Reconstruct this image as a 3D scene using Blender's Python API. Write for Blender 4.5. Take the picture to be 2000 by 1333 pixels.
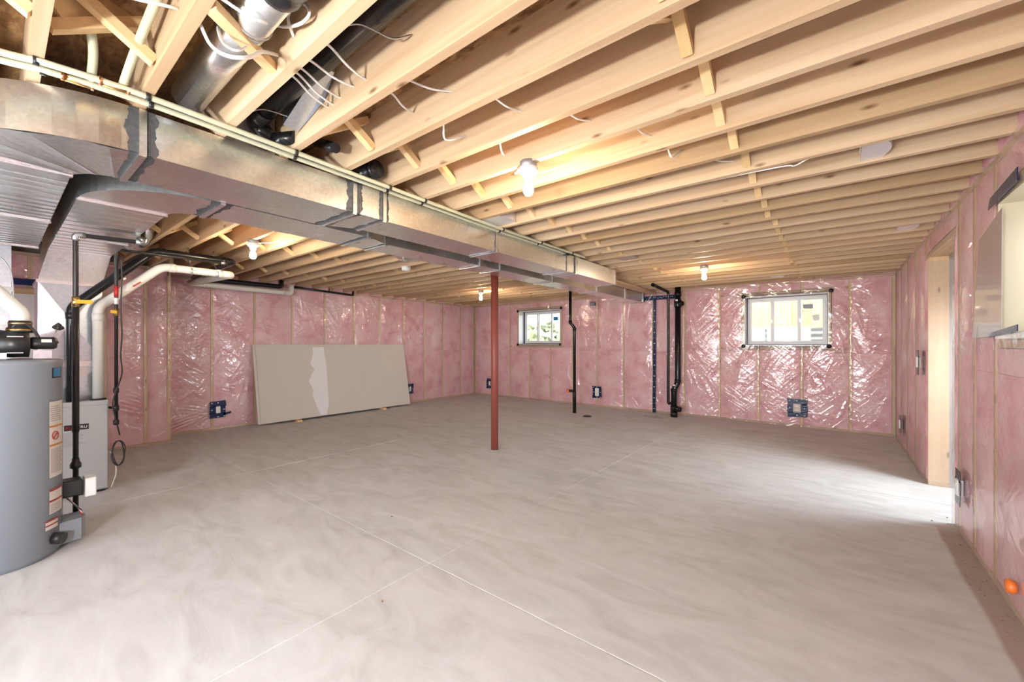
import bpy, bmesh, math, random
import numpy as np
from mathutils import Vector
random.seed(7); rng = np.random.default_rng(11)
S = bpy.context.scene
for o in list(bpy.data.objects): bpy.data.objects.remove(o, do_unlink=True)
COL = S.collection

# ------------------------------------------------------------------ camera
CAMH, FPX, CX, CY, YAW = 1.35, 798.0, 1000.0, 673.7, 0.6672
cam_d = bpy.data.cameras.new('camera'); cam = bpy.data.objects.new('camera', cam_d); COL.objects.link(cam)
cam_d.sensor_fit = 'HORIZONTAL'; cam_d.sensor_width = 36.0; cam_d.lens = FPX/2000*36.0
cam_d.shift_y = (CY-666.5)/2000; cam_d.clip_start = 0.02; cam_d.clip_end = 200
cam.location = (0, 0, CAMH); cam.rotation_euler = (math.pi/2, 0, YAW)
S.camera = cam

# ------------------------------------------------------------------ world, daylight, exposure
W = bpy.data.worlds.new('sky'); S.world = W; W.use_nodes = True
nt = W.node_tree; nt.nodes.clear()
wo = nt.nodes.new('ShaderNodeOutputWorld'); bg = nt.nodes.new('ShaderNodeBackground')
sky = nt.nodes.new('ShaderNodeTexSky'); sky.sky_type = 'HOSEK_WILKIE'; sky.turbidity = 6.0; sky.ground_albedo = 0.5
sky.sun_direction = Vector((-0.4, -0.5, 0.75)).normalized()
hs = nt.nodes.new('ShaderNodeHueSaturation'); hs.inputs['Saturation'].default_value = 0.45
nt.links.new(sky.outputs[0], hs.inputs['Color']); nt.links.new(hs.outputs[0], bg.inputs[0])
bg.inputs[1].default_value = 13.0
nt.links.new(bg.outputs[0], wo.inputs[0])
DAY = (0.86, 0.94, 1.0)
def area(name, loc, rot, sx, sy, power, color=DAY):
    l = bpy.data.lights.new(name, 'AREA'); l.shape = 'RECTANGLE'; l.size = sx; l.size_y = sy; l.energy = power; l.color = color
    o = bpy.data.objects.new(name, l); COL.objects.link(o); o.location = loc; o.rotation_euler = rot
    return o
H90 = math.pi/2
area('rear_fill_light', (-2.2, -2.95, 1.15), (H90, 0, 0), 3.0, 1.9, 40)  # added fill light at the rear, stands in for a camera flash
area('daylight_through_side_window', (1.25, 2.8, 1.85), (0, H90*0.8, 0), 0.62, 1.1, 5)
ed = area('daylight_through_entry_door', (1.57, 5.03, 1.45), (0, H90*0.62, 0), 1.1, 0.7, 14, (0.86, 0.94, 1.0)); ed.data.spread = math.radians(105)
vs = S.view_settings
vs.view_transform = 'Standard'; vs.look = 'None'; vs.gamma = 1.0; vs.use_curve_mapping = False; vs.exposure = 1.0
BULB_STRENGTH = 280.0
FILL_LAMP_STRENGTH = 500.0

# ------------------------------------------------------------------ pixel -> place helpers
FW = np.array([-math.sin(YAW), math.cos(YAW), 0.]); RT = np.array([math.cos(YAW), math.sin(YAW), 0.]); C0 = np.array([0, 0, CAMH])
def ray(u, v): return FW + RT*(u-CX)/FPX + np.array([0, 0, 1.])*(CY-v)/FPX
def _on(u, v, ax, val): r = ray(u, v); return tuple(C0 + r*((val-C0[ax])/r[ax]))
def PX(u, v, x): return _on(u, v, 0, x)
def PY(u, v, y): return _on(u, v, 1, y)
def PZ(u, v, z=0.): return _on(u, v, 2, z)
def PP(u, v, p, n): r = ray(u, v); n = np.array(n); return tuple(C0 + r*(((np.array(p)-C0)@n)/(r@n)))

# ------------------------------------------------------------------ room dimensions (metres)
XL, YB, XR, YR = -7.74, 8.17, 0.715, -2.8     # faces of left, back, right, rear walls
XBUMP, YBUMP = -7.2, 1.52                     # nearer stretch of the left wall
ZJ, ZS = 2.40, 2.635                          # underside of joists, underside of subfloor
def YF(k): return 0.116 + 0.304*k             # far face of joist k
def YN(k): return YF(k) - 0.038               # face towards the camera

# ------------------------------------------------------------------ materials
MATS = {}
def mat(name):
    m = bpy.data.materials.new(name); m.use_nodes = True; MATS[name] = m
    return m, m.node_tree.nodes, m.node_tree.links, m.node_tree.nodes['Principled BSDF']
def simple(name, col, rough=0.5, metal=0.0, coat=0.0, vary=0.0, bump=0.0, scale=20.0, spec=0.5, emit=None):
    m, n, l, b = mat(name)
    b.inputs['Base Color'].default_value = (*col, 1); b.inputs['Roughness'].default_value = rough
    b.inputs['Metallic'].default_value = metal; b.inputs['Coat Weight'].default_value = coat
    b.inputs['Specular IOR Level'].default_value = spec
    if emit: b.inputs['Emission Color'].default_value = (*emit[0], 1); b.inputs['Emission Strength'].default_value = emit[1]
    if vary or bump:
        tc = n.new('ShaderNodeTexCoord'); nz = n.new('ShaderNodeTexNoise'); nz.inputs['Scale'].default_value = scale; nz.inputs['Detail'].default_value = 5
        l.new(tc.outputs['Object'], nz.inputs['Vector'])
        if vary:
            mx = n.new('ShaderNodeMix'); mx.data_type = 'RGBA'
            mx.inputs[6].default_value = (*[c*(1-vary) for c in col], 1); mx.inputs[7].default_value = (*[min(1, c*(1+vary)) for c in col], 1)
            l.new(nz.outputs['Fac'], mx.inputs[0]); l.new(mx.outputs[2], b.inputs['Base Color'])
        if bump:
            bp = n.new('ShaderNodeBump'); bp.inputs['Strength'].default_value = bump; bp.inputs['Distance'].default_value = 0.01
            l.new(nz.outputs['Fac'], bp.inputs['Height']); l.new(bp.outputs[0], b.inputs['Normal'])
    return m
def ramp(n, stops):
    r = n.new('ShaderNodeValToRGB'); e = r.color_ramp.elements
    while len(e) < len(stops): e.new(0.5)
    for i, (p, c) in enumerate(stops): e[i].position = p; e[i].color = (*c, 1) if len(c) == 3 else c
    return r
def wood(name, axis, c_lo, c_hi, knots=True, tint=0.25, rough=0.6):
    m, n, l, b = mat(name)
    tc = n.new('ShaderNodeTexCoord'); oi = n.new('ShaderNodeObjectInfo')
    off = n.new('ShaderNodeVectorMath'); off.operation = 'MULTIPLY_ADD'
    cb = n.new('ShaderNodeCombineXYZ')
    for i in range(3): l.new(oi.outputs['Random'], cb.inputs[i])
    l.new(cb.outputs[0], off.inputs[0]); off.inputs[1].default_value = (37, 53, 71); l.new(tc.outputs['Object'], off.inputs[2])
    def mapped(sc):
        mp = n.new('ShaderNodeMapping'); mp.inputs['Scale'].default_value = sc; l.new(off.outputs[0], mp.inputs['Vector']); return mp
    g = [22, 22, 22]; g[axis] = 0.8
    nz = n.new('ShaderNodeTexNoise'); nz.inputs['Scale'].default_value = 1.0; nz.inputs['Detail'].default_value = 6; nz.inputs['Distortion'].default_value = 0.6
    l.new(mapped(g).outputs[0], nz.inputs['Vector'])
    g2 = [3, 3, 3]; g2[axis] = 0.5
    n2 = n.new('ShaderNodeTexNoise'); n2.inputs['Scale'].default_value = 1.0; n2.inputs['Detail'].default_value = 3
    l.new(mapped(g2).outputs[0], n2.inputs['Vector'])
    add = n.new('ShaderNodeMath'); add.operation = 'MULTIPLY_ADD'; l.new(nz.outputs['Fac'], add.inputs[0]); add.inputs[1].default_value = 0.45
    m2 = n.new('ShaderNodeMath'); m2.operation = 'MULTIPLY_ADD'; l.new(n2.outputs['Fac'], m2.inputs[0]); m2.inputs[1].default_value = 0.5; m2.inputs[2].default_value = 0.03
    l.new(m2.outputs[0], add.inputs[2])
    r = ramp(n, [(0.34, c_lo), (0.5, tuple((a+c)/2 for a, c in zip(c_lo, c_hi))), (0.66, c_hi)]); l.new(add.outputs[0], r.inputs[0])
    cur = r.outputs[0]
    # every board has its own tone
    tr = ramp(n, [(0.0, (1-tint, 1-tint*1.25, 1-tint*1.7)), (0.5, (1, 1, 1)), (1.0, (1.02, 0.98, 0.9))]); l.new(oi.outputs['Random'], tr.inputs[0])
    mx = n.new('ShaderNodeMix'); mx.data_type = 'RGBA'; mx.blend_type = 'MULTIPLY'; mx.inputs[0].default_value = 1.0
    l.new(cur, mx.inputs[6]); l.new(tr.outputs[0], mx.inputs[7]); cur = mx.outputs[2]
    if knots:
        g3 = [9.5, 9.5, 9.5]; g3[axis] = 3.4
        vo = n.new('ShaderNodeTexVoronoi'); vo.inputs['Scale'].default_value = 1.0; l.new(mapped(g3).outputs[0], vo.inputs['Vector'])
        kr = ramp(n, [(0.04, (1, 1, 1)), (0.09, (0.5, 0.5, 0.5)), (0.14, (0, 0, 0))]); l.new(vo.outputs['Distance'], kr.inputs[0])
        k = n.new('ShaderNodeMix'); k.data_type = 'RGBA'; l.new(kr.outputs[0], k.inputs[0]); l.new(cur, k.inputs[6])
        k.inputs[7].default_value = (0.20, 0.105, 0.045, 1); cur = k.outputs[2]
    l.new(cur, b.inputs['Base Color']); b.inputs['Roughness'].default_value = rough; b.inputs['Specular IOR Level'].default_value = 0.25
    bp = n.new('ShaderNodeBump'); bp.inputs['Strength'].default_value = 0.12; bp.inputs['Distance'].default_value = 0.004
    l.new(nz.outputs['Fac'], bp.inputs['Height']); l.new(bp.outputs[0], b.inputs['Normal'])
    return m
PINE_LO, PINE_HI = (0.48, 0.315, 0.18), (0.70, 0.53, 0.36)
wood('pine_x', 0, PINE_LO, PINE_HI); wood('pine_y', 1, PINE_LO, PINE_HI, tint=0.1); wood('pine_z', 2, (0.62, 0.42, 0.22), (0.80, 0.62, 0.39), tint=0.12)
wood('bridging_pine', 1, (0.62, 0.42, 0.20), (0.84, 0.64, 0.38), knots=False, tint=0.25)
wood('fence_pine', 2, (0.62, 0.40, 0.20), (0.82, 0.62, 0.40), tint=0.2)

def osb():
    m, n, l, b = mat('osb')
    tc = n.new('ShaderNodeTexCoord'); mp = n.new('ShaderNodeMapping'); mp.inputs['Scale'].default_value = (9, 26, 5); mp.inputs['Rotation'].default_value = (0, 0, 0.5)
    l.new(tc.outputs['Object'], mp.inputs['Vector'])
    nz = n.new('ShaderNodeTexNoise'); nz.inputs['Scale'].default_value = 1.0; nz.inputs['Detail'].default_value = 4; nz.inputs['Distortion'].default_value = 1.6
    vo = n.new('ShaderNodeTexVoronoi'); vo.inputs['Scale'].default_value = 1.3
    l.new(mp.outputs[0], nz.inputs['Vector']); l.new(mp.outputs[0], vo.inputs['Vector'])
    mx = n.new('ShaderNodeMix'); mx.data_type = 'RGBA'; mx.inputs[0].default_value = 0.4
    r = ramp(n, [(0.3, (0.09, 0.04, 0.015)), (0.5, (0.26, 0.125, 0.045)), (0.72, (0.50, 0.29, 0.12))]); l.new(nz.outputs['Fac'], r.inputs[0])
    bw = n.new('ShaderNodeSeparateColor'); l.new(vo.outputs['Color'], bw.inputs[0])
    r2 = ramp(n, [(0.0, (0.12, 0.05, 0.02)), (1.0, (0.46, 0.27, 0.12))]); l.new(bw.outputs[0], r2.inputs[0])
    l.new(r.outputs[0], mx.inputs[6]); l.new(r2.outputs[0], mx.inputs[7]); l.new(mx.outputs[2], b.inputs['Base Color'])
    b.inputs['Roughness'].default_value = 0.6
    bp = n.new('ShaderNodeBump'); bp.inputs['Strength'].default_value = 0.4; bp.inputs['Distance'].default_value = 0.004
    l.new(nz.outputs['Fac'], bp.inputs['Height']); l.new(bp.outputs[0], b.inputs['Normal'])
osb()
def pink():
    m, n, l, b = mat('pink_insulation')
    tc = n.new('ShaderNodeTexCoord'); oi = n.new('ShaderNodeObjectInfo')
    off = n.new('ShaderNodeVectorMath'); off.operation = 'MULTIPLY_ADD'; cb = n.new('ShaderNodeCombineXYZ')
    for i in range(3): l.new(oi.outputs['Random'], cb.inputs[i])
    l.new(cb.outputs[0], off.inputs[0]); off.inputs[1].default_value = (17, 23, 31); l.new(tc.outputs['Object'], off.inputs[2])
    n1 = n.new('ShaderNodeTexNoise'); n1.inputs['Scale'].default_value = 3.2; n1.inputs['Detail'].default_value = 6; n1.inputs['Roughness'].default_value = 0.62
    n2 = n.new('ShaderNodeTexNoise'); n2.inputs['Scale'].default_value = 55; n2.inputs['Detail'].default_value = 4
    l.new(off.outputs[0], n1.inputs['Vector']); l.new(off.outputs[0], n2.inputs['Vector'])
    ad = n.new('ShaderNodeMath'); ad.operation = 'MULTIPLY_ADD'; l.new(n2.outputs['Fac'], ad.inputs[0]); ad.inputs[1].default_value = 0.22; l.new(n1.outputs['Fac'], ad.inputs[2])
    r = ramp(n, [(0.40, (0.69, 0.29, 0.34)), (0.58, (0.84, 0.475, 0.52)), (0.76, (0.90, 0.63, 0.66))]); l.new(ad.outputs[0], r.inputs[0])
    l.new(r.outputs[0], b.inputs['Base Color']); b.inputs['Roughness'].default_value = 0.95; b.inputs['Specular IOR Level'].default_value = 0.05
    bp = n.new('ShaderNodeBump'); bp.inputs['Strength'].default_value = 0.5; bp.inputs['Distance'].default_value = 0.012
    l.new(ad.outputs[0], bp.inputs['Height']); l.new(bp.outputs[0], b.inputs['Normal'])
pink()
def poly():
    m = bpy.data.materials.new('poly_sheet'); m.use_nodes = True; MATS['poly_sheet'] = m; n, l = m.node_tree.nodes, m.node_tree.links; n.clear()
    out = n.new('ShaderNodeOutputMaterial'); tr = n.new('ShaderNodeBsdfTransparent'); tr.inputs[0].default_value = (0.985, 0.975, 0.975, 1)
    gl = n.new('ShaderNodeBsdfGlossy'); gl.inputs['Roughness'].default_value = 0.11
    di = n.new('ShaderNodeBsdfDiffuse'); di.inputs[0].default_value = (0.9, 0.86, 0.85, 1)
    tc = n.new('ShaderNodeTexCoord'); last = None
    for ang, sc in ((0.7, 1.0), (-0.8, 1.25), (0.1, 0.8)):
        # wrinkles: long thin noise, turned in the plane of the sheet (x + y runs along any of the walls)
        sp = n.new('ShaderNodeSeparateXYZ'); l.new(tc.outputs['Object'], sp.inputs[0])
        a = n.new('ShaderNodeMath'); a.operation = 'ADD'; l.new(sp.outputs[0], a.inputs[0]); l.new(sp.outputs[1], a.inputs[1])
        cb = n.new('ShaderNodeCombineXYZ'); l.new(a.outputs[0], cb.inputs[0]); l.new(sp.outputs[2], cb.inputs[1])
        rot = n.new('ShaderNodeMapping'); rot.vector_type = 'POINT'; rot.inputs['Rotation'].default_value = (0, 0, ang); l.new(cb.outputs[0], rot.inputs['Vector'])
        st = n.new('ShaderNodeMapping'); st.inputs['Scale'].default_value = (1.8*sc, 13*sc, 1); l.new(rot.outputs[0], st.inputs['Vector'])
        nz = n.new('ShaderNodeTexNoise'); nz.inputs['Scale'].default_value = 1.0; nz.inputs['Detail'].default_value = 2; nz.inputs['Distortion'].default_value = 0.5; l.new(st.outputs[0], nz.inputs['Vector'])
        pw = n.new('ShaderNodeMath'); pw.operation = 'POWER'; l.new(nz.outputs['Fac'], pw.inputs[0]); pw.inputs[1].default_value = 3.0
        if last is None: last = pw.outputs[0]
        else:
            ad = n.new('ShaderNodeMath'); ad.operation = 'ADD'; l.new(last, ad.inputs[0]); l.new(pw.outputs[0], ad.inputs[1]); last = ad.outputs[0]
    bp = n.new('ShaderNodeBump'); bp.inputs['Strength'].default_value = 0.45; bp.inputs['Distance'].default_value = 0.02; l.new(last, bp.inputs['Height'])
    l.new(bp.outputs[0], gl.inputs['Normal'])
    fr = n.new('ShaderNodeFresnel'); fr.inputs[0].default_value = 1.5; l.new(bp.outputs[0], fr.inputs['Normal'])
    sc = n.new('ShaderNodeMath'); sc.operation = 'MULTIPLY_ADD'; l.new(fr.outputs[0], sc.inputs[0]); sc.inputs[1].default_value = 0.85; sc.inputs[2].default_value = 0.06; sc.use_clamp = True
    m1 = n.new('ShaderNodeMixShader'); m1.inputs[0].default_value = 0.16; l.new(tr.outputs[0], m1.inputs[1]); l.new(di.outputs[0], m1.inputs[2])
    m2 = n.new('ShaderNodeMixShader'); mn = n.new('ShaderNodeMath'); mn.operation = 'MINIMUM'; l.new(sc.outputs[0], mn.inputs[0]); mn.inputs[1].default_value = 0.33; l.new(mn.outputs[0], m2.inputs[0]); l.new(m1.outputs[0], m2.inputs[1]); l.new(gl.outputs[0], m2.inputs[2])
    l.new(m2.outputs[0], out.inputs[0])
poly()
def glass():
    m = bpy.data.materials.new('window_glass'); m.use_nodes = True; MATS['window_glass'] = m; n, l = m.node_tree.nodes, m.node_tree.links; n.clear()
    out = n.new('ShaderNodeOutputMaterial'); tr = n.new('ShaderNodeBsdfTransparent'); tr.inputs[0].default_value = (0.96, 0.98, 0.97, 1)
    gl = n.new('ShaderNodeBsdfGlossy'); gl.inputs['Roughness'].default_value = 0.02
    mx = n.new('ShaderNodeMixShader'); mx.inputs[0].default_value = 0.06
    l.new(tr.outputs[0], mx.inputs[1]); l.new(gl.outputs[0], mx.inputs[2]); l.new(mx.outputs[0], out.inputs[0])
glass()
def galv(name, col=(0.70, 0.71, 0.70), r0=0.16, r1=0.34):
    m, n, l, b = mat(name)
    tc = n.new('ShaderNodeTexCoord'); n1 = n.new('ShaderNodeTexNoise'); n1.inputs['Scale'].default_value = 1.4; n1.inputs['Detail'].default_value = 3
    vo = n.new('ShaderNodeTexVoronoi'); vo.inputs['Scale'].default_value = 70
    l.new(tc.outputs['Object'], n1.inputs['Vector']); l.new(tc.outputs['Object'], vo.inputs['Vector'])
    b.inputs['Metallic'].default_value = 1.0
    mr = n.new('ShaderNodeMapRange'); mr.inputs['To Min'].default_value = r0; mr.inputs['To Max'].default_value = r1; mr.inputs['From Min'].default_value = 0.0; mr.inputs['From Max'].default_value = 1.0; mr.clamp = False
    l.new(n1.outputs['Fac'], mr.inputs[0]); l.new(mr.outputs[0], b.inputs['Roughness'])
    sp = n.new('ShaderNodeSeparateColor'); l.new(vo.outputs['Color'], sp.inputs[0])
    mx = n.new('ShaderNodeMix'); mx.data_type = 'RGBA'; mx.inputs[6].default_value = (*[c*0.93 for c in col], 1); mx.inputs[7].default_value = (*[min(1, c*1.06) for c in col], 1)
    l.new(sp.outputs[0], mx.inputs[0]); l.new(mx.outputs[2], b.inputs['Base Color'])
    n2 = n.new('ShaderNodeTexNoise'); n2.inputs['Scale'].default_value = 3.5; n2.inputs['Detail'].default_value = 1; l.new(tc.outputs['Object'], n2.inputs['Vector'])
    bp = n.new('ShaderNodeBump'); bp.inputs['Strength'].default_value = 0.18; bp.inputs['Distance'].default_value = 0.02
    l.new(n2.outputs['Fac'], bp.inputs['Height']); l.new(bp.outputs[0], b.inputs['Normal'])
galv('galvanized', (0.83, 0.85, 0.85), 0.2, 0.36); galv('bright_galvanized', (0.66, 0.70, 0.75), 0.25, 0.38); galv('dull_galvanized', (0.52, 0.53, 0.52), 0.3, 0.42)
def concrete(name, light, mid, dark, shadow_strip=False):
    m, n, l, b = mat(name)
    g = n.new('ShaderNodeNewGeometry')
    mp = n.new('ShaderNodeMapping'); mp.inputs['Scale'].default_value = (1.0, 2.6, 1); mp.inputs['Rotation'].default_value = (0, 0, 0.65); l.new(g.outputs['Position'], mp.inputs['Vector'])
    n1 = n.new('ShaderNodeTexNoise'); n1.inputs['Scale'].default_value = 1.7; n1.inputs['Detail'].default_value = 8; n1.inputs['Roughness'].default_value = 0.62; n1.inputs['Distortion'].default_value = 1.4
    l.new(mp.outputs[0], n1.inputs['Vector'])
    n2 = n.new('ShaderNodeTexNoise'); n2.inputs['Scale'].default_value = 90; n2.inputs['Detail'].default_value = 3; l.new(g.outputs['Position'], n2.inputs['Vector'])
    ad = n.new('ShaderNodeMath'); ad.operation = 'MULTIPLY_ADD'; l.new(n2.outputs['Fac'], ad.inputs[0]); ad.inputs[1].default_value = 0.12; l.new(n1.outputs['Fac'], ad.inputs[2])
    r = ramp(n, [(0.38, dark), (0.55, mid), (0.75, light)]); l.new(ad.outputs[0], r.inputs[0]); cur = r.outputs[0]
    if shadow_strip:   # shadow strip along the foot of the right wall, painted into the colour
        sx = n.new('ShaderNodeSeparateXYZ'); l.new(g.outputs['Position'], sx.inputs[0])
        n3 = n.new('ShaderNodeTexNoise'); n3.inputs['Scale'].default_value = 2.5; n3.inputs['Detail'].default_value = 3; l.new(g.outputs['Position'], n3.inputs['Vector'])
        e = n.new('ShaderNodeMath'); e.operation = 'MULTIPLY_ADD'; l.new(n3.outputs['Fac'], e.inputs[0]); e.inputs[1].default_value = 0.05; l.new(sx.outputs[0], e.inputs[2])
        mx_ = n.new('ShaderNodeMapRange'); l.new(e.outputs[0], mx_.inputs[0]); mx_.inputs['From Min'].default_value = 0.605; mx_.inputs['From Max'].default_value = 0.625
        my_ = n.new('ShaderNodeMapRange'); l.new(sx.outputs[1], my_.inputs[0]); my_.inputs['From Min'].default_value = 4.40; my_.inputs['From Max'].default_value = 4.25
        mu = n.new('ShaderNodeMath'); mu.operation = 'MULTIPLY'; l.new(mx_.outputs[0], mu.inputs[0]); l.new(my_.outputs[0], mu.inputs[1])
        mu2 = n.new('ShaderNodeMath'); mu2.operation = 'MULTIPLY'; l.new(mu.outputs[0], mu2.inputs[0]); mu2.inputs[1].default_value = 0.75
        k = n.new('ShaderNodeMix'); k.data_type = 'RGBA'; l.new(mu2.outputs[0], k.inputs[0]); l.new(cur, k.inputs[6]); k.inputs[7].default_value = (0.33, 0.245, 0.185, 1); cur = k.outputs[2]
    l.new(cur, b.inputs['Base Color']); b.inputs['Roughness'].default_value = 0.62; b.inputs['Specular IOR Level'].default_value = 0.3
    bp = n.new('ShaderNodeBump'); bp.inputs['Strength'].default_value = 0.08; bp.inputs['Distance'].default_value = 0.01
    l.new(ad.outputs[0], bp.inputs['Height']); l.new(bp.outputs[0], b.inputs['Normal'])
concrete('concrete_floor', (0.655, 0.655, 0.655), (0.59, 0.585, 0.58), (0.51, 0.50, 0.49), shadow_strip=True)
concrete('concrete_wall', (0.42, 0.40, 0.37), (0.36, 0.34, 0.32), (0.30, 0.28, 0.26))
simple('joint_dust', (0.72, 0.71, 0.70), 0.9, vary=0.08, scale=30)
simple('drywall_paper', (0.66, 0.62, 0.56), 0.85, vary=0.025, scale=6); simple('drywall_white', (0.84, 0.85, 0.86), 0.8)
simple('red_paint', (0.25, 0.058, 0.040), 0.45, vary=0.12, bump=0.05, scale=40); simple('black_abs', (0.010, 0.010, 0.011), 0.25, spec=0.4)
simple('black_iron', (0.025, 0.022, 0.02), 0.38, metal=0.3, vary=0.3, scale=60); simple('white_pvc', (0.70, 0.68, 0.62), 0.4)
simple('pex_cream', (0.50, 0.50, 0.35), 0.35); simple('black_plastic', (0.015, 0.015, 0.016), 0.35)
simple('brass', (0.62, 0.42, 0.16), 0.25, metal=1.0); simple('copper', (0.72, 0.34, 0.18), 0.25, metal=1.0); simple('yellow_handle', (0.75, 0.42, 0.02), 0.4)
simple('white_cable', (0.80, 0.79, 0.76), 0.45); simple('black_cable', (0.03, 0.025, 0.022), 0.5); simple('red_plastic', (0.5, 0.02, 0.02), 0.4); simple('orange_plastic', (0.80, 0.19, 0.03), 0.4)
simple('blue_tape', (0.006, 0.020, 0.085), 0.22, vary=0.3, bump=0.3, scale=30); simple('black_tape', (0.02, 0.022, 0.026), 0.25, bump=0.4, scale=25); simple('tape_print', (0.55, 0.62, 0.75), 0.4)
simple('white_plastic', (0.80, 0.80, 0.78), 0.4); simple('vinyl_white', (0.80, 0.81, 0.82), 0.35); simple('wrap_white', (0.78, 0.77, 0.75), 0.35, bump=0.5, scale=14, coat=0.4)
simple('tank_grey', (0.245, 0.265, 0.295), 0.38, vary=0.04, scale=300); simple('cabinet_grey', (0.46, 0.47, 0.465), 0.42, metal=0.15); simple('label_paper', (0.66, 0.62, 0.57), 0.6)
simple('label_red', (0.36, 0.03, 0.02), 0.5); simple('label_orange', (0.55, 0.20, 0.04), 0.5); simple('label_blue', (0.02, 0.19, 0.42), 0.4); simple('label_text', (0.34, 0.32, 0.31), 0.6)
simple('badge_black', (0.015, 0.012, 0.013), 0.4); simple('badge_red', (0.50, 0.02, 0.03), 0.4); simple('porcelain', (0.85, 0.84, 0.82), 0.2); simple('box_grey', (0.40, 0.42, 0.45), 0.45, metal=0.6)
simple('sealant', (0.05, 0.052, 0.056), 0.45, vary=0.5, bump=0.4, scale=22); simple('sealant_grey', (0.09, 0.093, 0.10), 0.35, metal=0.3, vary=0.6, bump=0.5, scale=45)
simple('cream_wrap', (0.50, 0.41, 0.28), 0.5, bump=0.25, scale=8, coat=0.3); simple('grey_poly_patch', (0.36, 0.28, 0.265), 0.35, coat=0.3)
simple('well_metal', (0.62, 0.68, 0.67), 0.35, metal=0.3); simple('siding_white', (0.78, 0.78, 0.77), 0.6); simple('leaf_green', (0.58, 0.62, 0.40), 0.6, vary=0.4, scale=15); simple('soil', (0.25, 0.20, 0.15), 0.9)
simple('door_white', (0.74, 0.74, 0.73), 0.45); simple('foil', (0.82, 0.82, 0.83), 0.3, metal=0.55, bump=0.4, scale=14)
simple('bulb_glow', (1, 0.9, 0.75), 0.3, emit=((1.0, 0.80, 0.57), BULB_STRENGTH)); simple('fill_lamp_glow', (1, 1, 1), 0.3, emit=((0.90, 0.96, 1.0), FILL_LAMP_STRENGTH)); simple('ink', (0.03, 0.02, 0.02), 0.7); simple('cardboard', (0.40, 0.24, 0.13), 0.8)
simple('silver_sticker', (0.30, 0.34, 0.40), 0.5); simple('orange_mark', (0.45, 0.05, 0.03), 0.5); simple('dust_rubble', (0.24, 0.16, 0.11), 0.9)

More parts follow.
